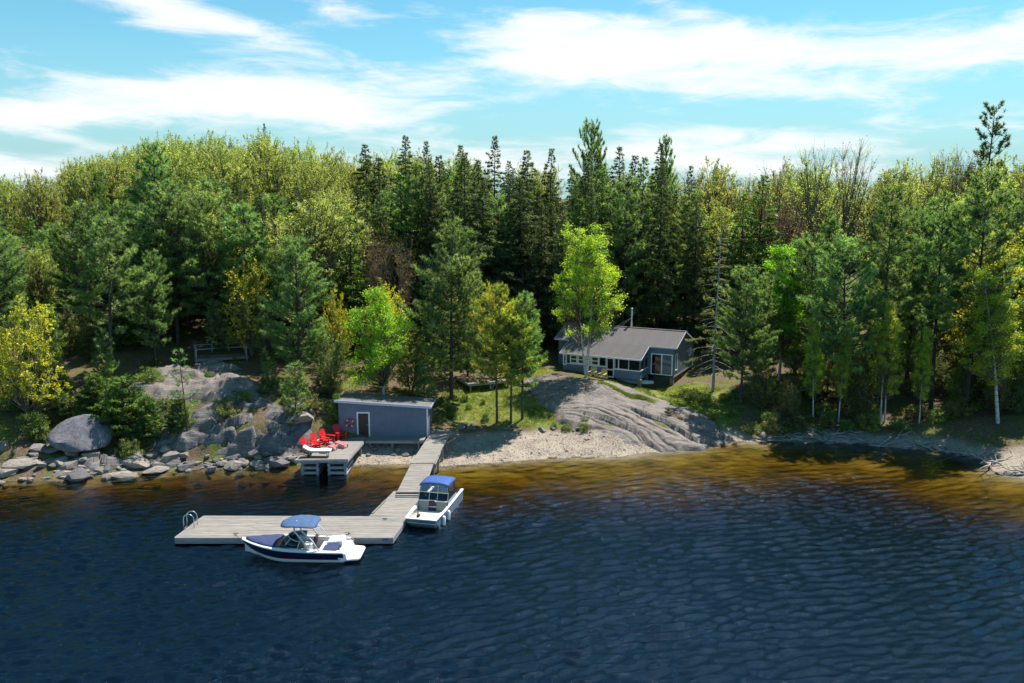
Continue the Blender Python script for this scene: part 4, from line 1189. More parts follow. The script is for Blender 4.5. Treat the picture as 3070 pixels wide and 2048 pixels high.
for (a, b) in ((PY + 0.08, -1.25), (-1.22, -0.1)):
    f = MB(); X = PX1
    f.box(X - 0.04, X + 0.04, a, a + 0.06, 0.72, TOP).box(X - 0.04, X + 0.04, b - 0.06, b, 0.72, TOP)
    o = f.build('screen', M_HOUSE, house)
    MB().box(X - 0.004, X + 0.004, a + .05, b - .05, 0.73, TOP - .01).build('pane', M_SCREEN, o)
# screen door
dd = MB(); a, b = -6.06, -5.29
dd.box(a, a + 0.09, PY - 0.06, PY + 0.03, -0.2, TOP).box(b - 0.09, b, PY - 0.06, PY + 0.03, -0.2, TOP).box(a + .09, b - .09, PY - 0.055, PY + 0.025, TOP - 0.1, TOP)
dd.box(a + .09, b - .09, PY - 0.055, PY + 0.025, -0.2, -0.08).box(a + .09, b - .09, PY - 0.055, PY + 0.025, 0.52, 0.64)
do = dd.build('screen_door', M_WHITE, house)
MB().box(a + 0.08, b - 0.08, PY - 0.01, PY, -0.1, TOP - 0.05).build('pane', M_SCREEN, do)
MB().box(b - 0.16, b - 0.13, PY - 0.12, PY - 0.06, 0.66, 0.78).build('handle', M_DARK, do)
# things seen inside the porch: windows of the inner wall, curtains
for (x0, x1, z0, z1) in ((-7.6, -6.3, 0.9, 2.0), (-5.0, -4.0, 0.8, 2.0)):
    o = window(x0, x1, z0, z1, 0.0, False, 0.07)
    MB().box(x0 + 0.1, x0 + 0.45, 0.12, 0.14, z0, z1).box(x1 - 0.4, x1 - 0.1, 0.12, 0.14, z0, z1).build('curtain_or_reflection', M_CURTAIN, o)
MB().box(-4.6, -3.9, -0.6, -0.2, 0, 0.75).build('cabinet', M_TAN, house)
# sliding glass door
sl = MB(); y = -0.03
sl.box(SD0, SD0 + 0.10, y - 0.06, y + 0.05, 0.02, SDZ).box(SD1 - 0.10, SD1, y - 0.06, y + 0.05, 0.02, SDZ).box(SD0 + .1, SD1 - .1, y - 0.055, y + 0.045, SDZ - 0.1, SDZ).box(SD0 + .1, SD1 - .1, y - 0.055, y + 0.045, 0.02, 0.10)
m_ = (SD0 + SD1) / 2
sl.box(m_ - 0.06, m_ + 0.06, y - 0.05, y + 0.04, 0.1, SDZ - 0.1)
so = sl.build('sliding_door', M_WHITE, house)
MB().box(SD0 + .09, m_ - .05, y - 0.01, y, 0.09, SDZ - .09).build('pane', M_GLASS, so)
MB().box(m_ + .05, SD1 - .09, y - 0.015, y - 0.005, 0.09, SDZ - .09).build('pane', M_GLASS, so)
MB().box(m_ + 0.07, SD1 - 0.12, 0.03, 0.045, 0.1, SDZ - 0.1).build('curtain_or_reflection', paint('sky_reflection_blue', (0.55, 0.72, 0.85), 0.8, 0.06), so)  # pale blue sheet behind the glass, a painted stand-in for reflected sky
for (y0, y1, z0, z1) in GW:
    f = MB(); fr_ = 0.08
    f.box(-0.05, 0.06, y0, y0 + fr_, z0, z1).box(-0.05, 0.06, y1 - fr_, y1, z0, z1).box(-0.047, 0.057, y0 + fr_, y1 - fr_, z0, z0 + fr_).box(-0.047, 0.057, y0 + fr_, y1 - fr_, z1 - fr_, z1)
    o = f.build('window', M_WHITE, house)
    MB().box(0.0, 0.01, y0 + .06, y1 - .06, z0 + .06, z1 - .06).build('pane', M_GLASS, o)
# roof: shingle courses as real steps
def courses(name, x0, x1, p_low, p_high, n, mat, th=0.05):
    """courses from the low edge (y,z) up to the high edge, along x"""
    m2 = MB(); (ya, za), (yb, zb) = p_low, p_high
    for k in range(n):
        t0, t1 = k / n, (k + 1) / n
        y0, z0, y1, z1 = ya + (yb - ya) * t0, za + (zb - za) * t0, ya + (yb - ya) * t1, za + (zb - za) * t1
        m2.hexa([(x0, y0, z0 - th * .2), (x1, y0, z0 - th * .2), (x1, y1, z1 - th), (x0, y1, z1 - th)] if yb > ya else [(x1, y0, z0 - th * .2), (x0, y0, z0 - th * .2), (x0, y1, z1 - th), (x1, y1, z1 - th)],
                [(x0, y0, z0 + th), (x1, y0, z0 + th), (x1, y1, z1 + th * .4), (x0, y1, z1 + th * .4)] if yb > ya else [(x1, y0, z0 + th), (x0, y0, z0 + th), (x0, y1, z1 + th * .4), (x1, y1, z1 + th * .4)])
    return m2.build(name, mat, house)
oh = 0.32
rf = courses('roof', XL - oh, oh, (-0.35, fz(-0.35)), (RY, RZ), 17, M_SHINGLE)
courses('porch_roof', PX0 - 0.2, PX1 + 0.22, (PY - 0.38, fz(PY - 0.38)), (-0.35, fz(-0.35) - 0.004), 13, M_SHINGLE)
courses('back_roof', XL - oh, oh, (BYD + 0.4, BZ - 0.15), (RY, RZ), 19, M_SHINGLE)
MB().bar((XL - oh, RY, RZ + 0.035), (oh, RY, RZ + 0.035), 0.26, 0.05).build('ridge_cap', M_SHINGLE, rf)
zf = fz(PY - 0.38)
MB().bar((PX0 - 0.2, PY - 0.40, zf - 0.03), (PX1 + 0.22, PY - 0.40, zf - 0.03), 0.03, 0.13).build('fascia', M_WHITE, house)
MB().bar((XL - oh, -0.37, fz(-0.35) - 0.03), (PX0 - 0.2, -0.37, fz(-0.35) - 0.03), 0.03, 0.13).build('fascia', M_FASCIA, house)
MB().bar((PX1 + 0.22, -0.37, fz(-0.35) - 0.03), (oh, -0.37, fz(-0.35) - 0.03), 0.03, 0.13).build('fascia', M_FASCIA, house)
for (x, ya, yb) in ((PX1 + 0.235, PY - 0.4, -0.35), (PX0 - 0.215, PY - 0.4, -0.35)):
    MB().bar((x, ya, fz(ya) - 0.03), (x, yb, fz(yb) - 0.03), 0.03, 0.13).build('barge_board', M_FASCIA, house)
for x in (oh + 0.015, XL - oh - 0.015):
    MB().bar((x, -0.35, fz(-0.35) - 0.03), (x, RY, RZ - 0.03), 0.03, 0.13).build('barge_board', M_FASCIA, house)
    MB().bar((x, RY, RZ - 0.03), (x, BYD + 0.4, BZ - 0.18), 0.03, 0.13).build('barge_board', M_FASCIA, house)
# piers, sill beam, lattice
MB().box(-0.06, 0.045, -0.05, BYD, -0.14, -0.005).build('sill_beam', M_TAN, house)
for (x, y, s) in ((PX1 - 0.05, PY + 0.15, 0.36), (-0.18, 0.12, 0.36), (PX1 - 0.05, -0.1, 0.26), (-6.8, PY + 0.2, 0.3), (-0.2, 3.4, 0.3), (-0.2, 6.6, 0.3)):
    wx = 15.8 + x * math.cos(HA) + y * math.sin(HA); wy = 81.75 - x * math.sin(HA) + y * math.cos(HA)
    zb = gz(wx, wy) - 0.3 - 3.2
    MB().box(x - s / 2, x + s / 2, y - s / 2, y + s / 2, zb, -0.145 if y > -1 else -0.17).build('pier', M_BRICK, house)
for k in range(15):
    x = -2.45 + k * 0.16
    MB().bar((max(-2.45, x - 0.5), 0.12, -1.15 + max(0, (-2.45 - (x - 0.5)) * 1.0)), (min(-0.4, x + 0.55), 0.12, -0.17 - max(0, x + 0.55 + 0.4)), 0.075, 0.02, (0, 1, 0)).build('lattice_slat', M_LATTICE, house)
for k in range(16):
    y = 0.45 + k * 0.40
    MB().box(-0.20, -0.17, y - 0.17, y + 0.17, -1.35, -0.15).build('skirting_board', M_LATTICE, house)
MB().box(XL + 0.3, -3.0, 0.2, BYD - 0.3, -1.2, -0.3).build('underfloor_shade', M_SHADEIN, house)  # solid dark box standing in for the shade under the floor
# stove pipe with stays
sp = MB().tube([(-5.6, 3.4, 3.7), (-5.6, 3.4, 5.85)], 0.10, 10).build('stovepipe', M_STEEL, house, smooth=True)
MB().tube([(-5.6, 3.4, 5.82), (-5.6, 3.4, 5.90), (-5.6, 3.4, 6.0)], [0.10, 0.17, 0.15], 10).build('cap', M_STEEL, sp, smooth=True)
for q in ((-6.5, 2.75, 4.1), (-7.2, 3.2, 4.0)):
    MB().tube([(-5.6, 3.4, 5.0), q], 0.016, 5).build('stay', M_STEEL, sp)

# canoe stored under the porch
cn = tag(empty('canoe', (12.0, 81.9, gz(11.6, 81.2) + 0.22), -HA - 0.06), 'pale grey upturned canoe stored under the cottage porch', 'canoe')
rings = []
for t in np.linspace(-1, 1, 15):
    w_ = 0.42 * (1 - abs(t) ** 2.2) + 0.01; h_ = 0.34 * (1 - 0.25 * abs(t) ** 3)
    rings.append([(t * 2.0, w_ * math.cos(a), h_ * math.sin(a) - 0.15 + 0.1 * abs(t) ** 3) for a in np.linspace(0, math.pi, 9)])
MB().loft(rings).build('hull', M_CANOE, cn, smooth=True, thick=0.02)
MB().bar((-1.95, 0, 0.17), (1.95, 0, 0.17), 0.03, 0.03).build('keel', M_WHITE, cn)
for s in (-1, 1):
    MB().tube([(t * 2.0, s * (0.42 * (1 - abs(t) ** 2.2) + 0.015), -0.15 + 0.1 * abs(t) ** 3) for t in np.linspace(-1, 1, 13)], 0.018, 5).build('gunwale', M_TAN, cn)
CY = adirondack(M_YELLOWWOOD)
for i, (x, y, a, lb) in enumerate([(7.75, 80.35, 160, 'pale yellow slatted chair by the birch trunk at the cottage'), (8.65, 80.1, 150, 'pale yellow slatted chair on the rock below the porch door')]):
    c = CY if i == 0 else copy_tree(CY)
    c.location = (x, y, gz(x, y) + 0.18); c.rotation_euler = (0, 0, R(a)); c.scale = (0.95, 0.95, 0.95)
    tag(c, lb, 'chair', 'yellow chairs by the cottage')

# dark green outbuilding showing over the cottage ridge
sh = tag(empty('garden_shed', (19.5, 101.5, gz(19.5, 101.5)), -0.35), 'low dark green shed in the woods beyond the cottage ridge', 'shed')
GREEN = paint('dark_green_paint', (0.02, 0.05, 0.045), 0.6, 0.15)
shz = 5.1 - gz(19.5, 101.5)
MB().box(-2.6, 2.6, -1.5, 1.5, -0.4, shz - 0.05).build('wall', GREEN, sh)
MB().hexa([(-2.9, -1.8, shz - .1), (2.9, -1.8, shz - .1), (2.9, 1.8, shz + .25), (-2.9, 1.8, shz + .25)], [(-2.9, -1.8, shz), (2.9, -1.8, shz), (2.9, 1.8, shz + .35), (-2.9, 1.8, shz + .35)]).build('roof', GREEN, sh)
MB().box(0.9, 1.9, -1.53, -1.50, 0.9, shz - .5).build('window', M_CURTAIN, sh)

# ---------------------------------------------------------------- decks on the slope
dk = tag(empty('picnic_deck', (-2.7, 79.6, 3.4), R(24)), 'low brown plank deck on posts in the pines beside the cottage lawn', 'deck')
for k in range(22):
    y = -1.55 + k * 0.145
    MB().box(-2.1, 2.1, y, y + 0.134, -0.035, 0.0 + rg.uniform(-.004, .004)).build('plank', M_BROWN, dk)
MB().box(-2.1, 2.1, -1.60, -1.555, -0.22, -0.005).build('fascia', M_TIMBER, dk)
MB().box(2.105, 2.15, -1.58, 1.64, -0.22, -0.005).build('fascia', M_TIMBER, dk); MB().box(-2.15, -2.105, -1.58, 1.64, -0.22, -0.005).build('fascia', M_TIMBER, dk)
for (x, y) in ((-1.9, -1.4), (0.1, -1.4), (1.9, -1.4), (-1.9, 1.4), (1.9, 1.4)):
    p = Matrix.Rotation(R(24), 2) @ Vector((x, y)); zb = gz(-2.7 + p.x, 79.6 + p.y) - 3.4 - 0.3
    MB().box(x - 0.07, x + 0.07, y - 0.07, y + 0.07, min(zb, -0.4), -0.036).build('post', M_POST, dk)
MB().bar((0.15, -1.4, -0.75), (0.75, -1.4, -0.06), 0.05, 0.08).build('brace', M_POST, dk)
pt = tag(empty('picnic_table', (-2.25, 80.2, 3.405), R(-12)), 'picnic table with white top standing on the brown deck', 'table')
for k in range(5):
    MB().box(-0.9, 0.9, -0.38 + k * 0.155, -0.24 + k * 0.155, 0.74, 0.78).build('table_top_board', M_WHITE, pt)
for s in (-1, 1):
    MB().box(-0.9, 0.9, s * 0.72 - 0.13, s * 0.72 + 0.13, 0.43, 0.465).build('bench', M_TAN, pt)
    for q in (-0.62, 0.62):
        MB().bar((q, s * 0.75, 0.0), (q, s * 0.18, 0.73), 0.04, 0.09).build('leg', M_VINYL, pt)
for q in (-0.62, 0.62):
    MB().box(q - 0.02, q + 0.02, -0.8, 0.8, 0.36, 0.43).build('cross_beam', M_VINYL, pt)

lo = tag(empty('lookout_deck', (-27.4, 79.0, 5.8), R(22)), 'weathered lookout deck with low post railing on top of the rock hump', 'deck')
for k in range(20):
    y = -1.45 + k * 0.145
    MB().box(-2.3, 2.3, y, y + 0.134, -0.035, rg.uniform(-.004, .004)).build('plank', M_BROWN, lo)
MB().box(-2.3, 2.3, -1.5, -1.455, -0.22, -0.005).build('fascia', M_POST, lo)
MB().box(2.305, 2.35, -1.5, 1.45, -0.22, -0.005).build('fascia', M_TIMBER, lo); MB().box(-2.35, -2.305, -1.5, 1.45, -0.22, -0.005).build('fascia', M_POST, lo)
for (x, y) in ((-2.2, -1.35), (-2.2, 0.1), (-2.2, 1.4), (-0.7, 1.4), (0.8, 1.4), (2.2, 1.4), (2.2, 0.0), (2.2, -1.35), (0.0, -1.35)):
    p = Matrix.Rotation(R(22), 2) @ Vector((x, y)); zb = gz(-27.4 + p.x, 79.0 + p.y) - 5.8 - 0.5
    MB().box(x - 0.06, x + 0.06, y - 0.06, y + 0.06, min(zb, -0.5), -0.04 if (x == 0.0) else 0.80).build('post', M_POST, lo)
for (p, q) in (((-2.2, -1.5, 0.84), (-2.2, 1.5, 0.84)), ((-2.3, 1.4, 0.88), (2.3, 1.4, 0.88)), ((2.2, -1.5, 0.84), (2.2, 1.5, 0.84))):
    MB().bar(p, q, 0.24, 0.05).build('top_rail', M_TIMBER, lo)
for (p, q) in (((-2.2, -1.4, 0.42), (-2.2, 1.4, 0.42)), ((-2.2, 1.4, 0.44), (2.2, 1.4, 0.44)), ((2.2, -1.4, 0.42), (2.2, 1.4, 0.42))):
    MB().bar(p, q, 0.04, 0.12).build('mid_rail', M_TIMBER, lo)

# ---------------------------------------------------------------- runabout at the swim platform
def runabout():
    b = tag(empty('motor_boat', (-12.35, 46.62, 0.0), R(180 - 2.0)), 'navy and white runabout with blue sun top moored at the swim platform', 'boat')
    XS, XB = -2.75, 3.15
    ts = np.linspace(0, 1, 25)
    def beam(t): return 1.17 * (1 - max(0, (t - 0.42) / 0.58) ** 2.5) * (0.95 + 0.05 * min(1, t / 0.2))
    def sheer(t): return 0.74 + 0.30 * t ** 1.6
    def xof(t): return XS + (XB - XS) * t
    def station(t):
        bw = max(beam(t), 0.012); sz = sheer(t)
        rise = max(0, (t - 0.55) / 0.45) ** 1.7
        keel = (-0.28 + 0.95 * rise * rise, 0.0)
        cz = 0.10 + 0.34 * rise; cw = bw * (0.88 - 0.30 * rise)
        flare = lambda k: (cz + (sz - cz) * k, cw + (bw - cw) * k ** 0.8)
        return keel, (cz, cw), flare, sz, bw
    def strip(k0, k1, nk, off, side):
        rings = []
        for t in ts:
            keel, ch, fl, sz, bw = station(t)
            row = []
            for k in np.linspace(k0, k1, nk):
                zz, yy = fl(k)
                xx = xof(t) + (0.40 * (1 - k) * -1) * max(0, (t - 0.55) / 0.45) ** 2
                row.append((xx, side * (yy + off), zz))
            rings.append(row)
        return rings
    m1 = MB(); 
    for s in (-1, 1):
        rings = []
        for t in ts:
            keel, ch, fl, sz, bw = station(t)
            dx = -0.40 * max(0, (t - 0.55) / 0.45) ** 2
            zz, yy = fl(0.26)
            rings.append([(xof(t) + dx * 1.35, 0, keel[0]), (xof(t) + dx * 1.15, s * ch[1] * 0.5, (keel[0] * .55 + ch[0] * .45)), (xof(t) + dx, s * ch[1], ch[0]), (xof(t) + dx * 0.74, s * yy, zz)])
        m1.loft(rings)
        m1.loft(strip(0.26, 1.0, 5, -0.006, s))
    keel, ch, fl, sz, bw = station(0)
    m1.add([(XS, 0, keel[0]), (XS, ch[1], ch[0]), (XS, bw, sz), (XS, -bw, sz), (XS, -ch[1], ch[0])], [(0, 1, 2, 3, 4)])
    m1.build('hull', M_GEL, b, smooth=True)
    m2 = MB(); m3 = MB(); m4 = MB()
    for s in (-1, 1):
        m2.loft(strip(0.30, 0.86, 5, 0.004, s)); m3.loft(strip(0.255, 0.30, 2, 0.006, s))
        rl = [(xof(t) , s * (station(t)[4] + 0.015), station(t)[3] - 0.02) for t in ts]
        m4.tube(rl, 0.026, 6)
    m2.build('navy_side', M_NAVY, b, smooth=True); m3.build('red_pinstripe', M_REDLINE, b); m4.build('rub_rail', M_GEL, b, smooth=True)
    # deck cap: ring from the sheer inwards, solid fore deck
    cap = MB(); rings = []
    for t in np.linspace(0, 1, 31):
        keel, ch, fl, sz, bw = station(t)
        inner = max(0.0, bw - 0.26) if t < 0.62 else max(0, bw - 0.20)
        rings.append((xof(t), sz, bw, inner))
    for s in (-1, 1):
        cap.loft([[(x, s * bw, sz - 0.01), (x, s * (bw - 0.05), sz + 0.03), (x, s * inn, sz + 0.035), (x, s * inn, sz - 0.12)] for (x, sz, bw, inn) in rings])
    cap.build('deck_cap', M_GEL, b, smooth=True)
    # cockpit liner
    li = MB(); lr_ = []
    for t in np.linspace(0.02, 0.97, 24):
        keel, ch, fl, sz, bw = station(t); inn = max(0.02, bw - 0.25)
        fz_ = 0.20 + 0.25 * max(0, t - 0.6)
        lr_.append([(xof(t), -inn, sz - 0.06), (xof(t), -inn * 0.97, fz_), (xof(t), inn * 0.97, fz_), (xof(t), inn, sz - 0.06)])
    li.loft(lr_).build('cockpit_liner', M_FLOOR, b)
    # bow cover, slightly domed
    bc = MB(); rr = []
    for x in np.linspace(1.02, 2.86, 11):
        t = (x - XS) / (XB - XS); keel, ch, fl, sz, bw = station(t); w_ = max(0.05, bw - 0.10)
        rr.append([(x, w_ * k, sz + 0.05 + 0.10 * (1 - k * k) + 0.015 * math.sin(9 * x + 5 * k)) for k in np.linspace(-1, 1, 9)])
    bc.loft(rr).build('bow_cover', M_NAVYCLOTH, b, smooth=True, thick=0.02)
    MB().tube([(2.98, 0, 0.98), (3.10, 0, 1.06)], 0.05, 8).build('bow_light', M_STEEL, b)
    # windscreen: curved wrap of panes in a frame
    def wpt(a, top):
        r_x, r_y = 1.30, 0.98
        x = -0.35 + r_x * math.cos(a); y = r_y * math.sin(a)
        if top: x = x - 0.42 * math.cos(a) - 0.06; y *= 0.86
        return (x, y, (1.36 if top else 0.86) - (0.12 * (abs(math.sin(a)) ** 3) if top else 0))
    an = np.linspace(-1.48, 1.48, 17)
    for i in range(4):
        seg = an[i * 4:i * 4 + 5]
        MB().loft([[wpt(a, 0), wpt(a, 1)] for a in seg]).build('windscreen_pane', M_TINT, b, smooth=True, thick=0.008)
    wf = MB().tube([wpt(a, 1) for a in an], 0.022, 6).tube([wpt(a, 0) for a in an], 0.022, 6)
    for i in (0, 4, 8, 12, 16): wf.tube([wpt(an[i], 0), wpt(an[i], 1)], 0.020, 6)
    wf.build('windscreen_frame', M_TOWER, b, smooth=True)
    # dash, wheel, seats
    for s in (-1, 1):
        MB().hexa([(0.15, s * 0.55 - .33, 0.25), (0.75, s * 0.55 - .33, 0.25), (0.75, s * 0.55 + .33, 0.25), (0.15, s * 0.55 + .33, 0.25)],
                  [(0.25, s * 0.55 - .33, 0.92), (0.80, s * 0.55 - .33, 0.98), (0.80, s * 0.55 + .33, 0.98), (0.25, s * 0.55 + .33, 0.92)]).build('dashboard', M_DARK, b, bevel=0.03)
        se = MB().box(-0.75, -0.22, s * 0.56 - .27, s * 0.56 + .27, 0.25, 0.58).build('seat', M_VINYL, b, bevel=0.05)
        MB().hexa([(-0.86, s * 0.56 - .27, 0.5), (-0.70, s * 0.56 - .27, 0.5), (-0.70, s * 0.56 + .27, 0.5), (-0.86, s * 0.56 + .27, 0.5)],
                  [(-0.98, s * 0.56 - .25, 1.08), (-0.84, s * 0.56 - .25, 1.08), (-0.84, s * 0.56 + .25, 1.08), (-0.98, s * 0.56 + .25, 1.08)]).build('backrest', M_VINYL if s > 0 else M_DARK, se, bevel=0.04)
    MB().tube([(0.12 + 0.07 * math.sin(a), 0.55 + 0.19 * math.cos(a), 0.92 + 0.17 * math.sin(a)) for a in np.linspace(0, 6.28, 16, endpoint=False)], 0.018, 6, closed=True).build('steering_wheel', M_DARK, b)
    MB().box(-1.75, -1.25, -0.85, 0.85, 0.25, 0.62).build('rear_bench', M_VINYL, b, bevel=0.05)
    # sun pads: white cover on the far half, navy cloth on the near half
    MB().hexa([(-2.55, -1.0, 0.40), (-1.55, -1.0, 0.40), (-1.55, 0.05, 0.40), (-2.55, 0.05, 0.40)], [(-2.48, -0.93, 0.98), (-1.62, -0.95, 0.90), (-1.62, 0.02, 0.90), (-2.48, 0.0, 0.98)]).build('engine_cover', M_GEL, b, bevel=0.06)
    MB().hexa([(-2.40, 0.10, 0.40), (-1.50, 0.10, 0.40), (-1.50, 1.0, 0.40), (-2.40, 0.98, 0.40)], [(-2.36, 0.12, 0.84), (-1.55, 0.12, 0.80), (-1.55, 0.98, 0.80), (-2.36, 0.95, 0.84)]).build('sun_pad_cover', M_NAVYCLOTH, b, bevel=0.05)
    # transom steps and swim platform
    MB().hexa([(-2.95, -1.05, 0.30), (-2.45, -1.08, 0.30), (-2.45, 1.08, 0.30), (-2.95, 1.05, 0.30)], [(-2.86, -1.0, 0.60), (-2.46, -1.05, 0.72), (-2.46, 1.05, 0.72), (-2.86, 1.0, 0.60)]).build('transom_step', M_GEL, b, bevel=0.04)
    MB().prism([(-3.62, -0.72), (-3.50, -0.92), (-2.6, -1.10), (-2.6, 1.10), (-3.50, 0.92), (-3.62, 0.72)], 0.20, 0.31).build('swim_platform', M_GEL, b, bevel=0.03)
    for k in range(6):
        MB().box(-3.52 + k * 0.12, -3.46 + k * 0.12, -0.86, 0.86, 0.311, 0.317).build('tread_strip', M_VINYL, b)
    for s in (-1, 1):
        MB().tube([(-2.55, s * 0.98, 0.75), (-2.55, s * 0.98, 0.98), (-2.70, s * 0.95, 1.02), (-2.95, s * 0.9, 0.62)], 0.02, 6).build('grab_rail', M_STEEL, b)
    # tower: a pair of slanted legs each side, hoop across, carrying the sun top
    for s in (-1, 1):
        MB().tube([(-0.95, s * 1.05, 0.78), (-0.62, s * 1.02, 1.25), (-0.10, s * 0.92, 1.90), (0.0, s * 0.62, 2.02)], 0.042, 8).build('tower_leg', M_TOWER, b, smooth=True)
        MB().tube([(-1.45, s * 1.06, 0.78), (-1.05, s * 1.0, 1.40), (-0.50, s * 0.92, 1.90), (-0.35, s * 0.62, 2.02)], 0.036, 8).build('tower_leg', M_TOWER, b, smooth=True)
        MB().tube([(-0.62, s * 1.0, 1.25), (-1.12, s * 1.02, 1.30)], 0.025, 6).build('tower_brace', M_TOWER, b)
    MB().tube([(0.0, -0.62, 2.02), (0.02, 0, 2.05), (0.0, 0.62, 2.02)], 0.042, 8).build('tower_hoop', M_TOWER, b, smooth=True)
    MB().tube([(-0.35, -0.62, 2.02), (-0.35, 0, 2.05), (-0.35, 0.62, 2.02)], 0.036, 8).build('tower_hoop', M_TOWER, b, smooth=True)
    tp = MB(); rr = []
    for u in np.linspace(-1, 1, 15):
        x = -0.22 + u * 1.02
        hw = 0.98 * (1 - 0.16 * max(0, u) ** 2 - 0.04 * u * u) * (1 - abs(u) ** 8 * 0.45)
        rr.append([(x, hw * k, 2.24 - 0.13 * abs(u) ** 2.5 - 0.12 * k * k + 0.02 * (abs(math.sin(2.2 * math.pi * u)))) for k in np.linspace(-1, 1, 11)])
    tp.loft(rr).build('sun_top', M_CANVAS, b, smooth=True, thick=0.025)
    for x in (-1.0, 0.35):
        MB().tube([(x, -0.85, 2.06), (x, 0, 2.19), (x, 0.85, 2.06)], 0.018, 6).build('top_bow', M_STEEL, b)
    MB().tube([(-0.1, 0.4, 2.22), (-0.1, 0.4, 2.32)], 0.03, 6).build('anchor_light', M_WHITE, b)
    return b
boat = runabout()
boat.scale = (1.04, 1.0, 1.0)
for i, x in enumerate((-13.9, -11.0)):
    f = tag(empty('boat_fender', (x, 48.02, 0.35)), 'small dark fender squeezed between the runabout and the platform', 'fender', 'fenders beside the runabout')
    MB().tube([(0, 0, -0.32), (0, 0, -0.26), (0, 0, 0.2), (0, 0, 0.27)], [0.05, 0.10, 0.10, 0.04], 8).build('bumper', M_DARK, f, smooth=True)
    MB().tube([(0, 0, 0.26), (0, -0.16, 0.50)], 0.012, 5).build('rope', M_WHITE, f)

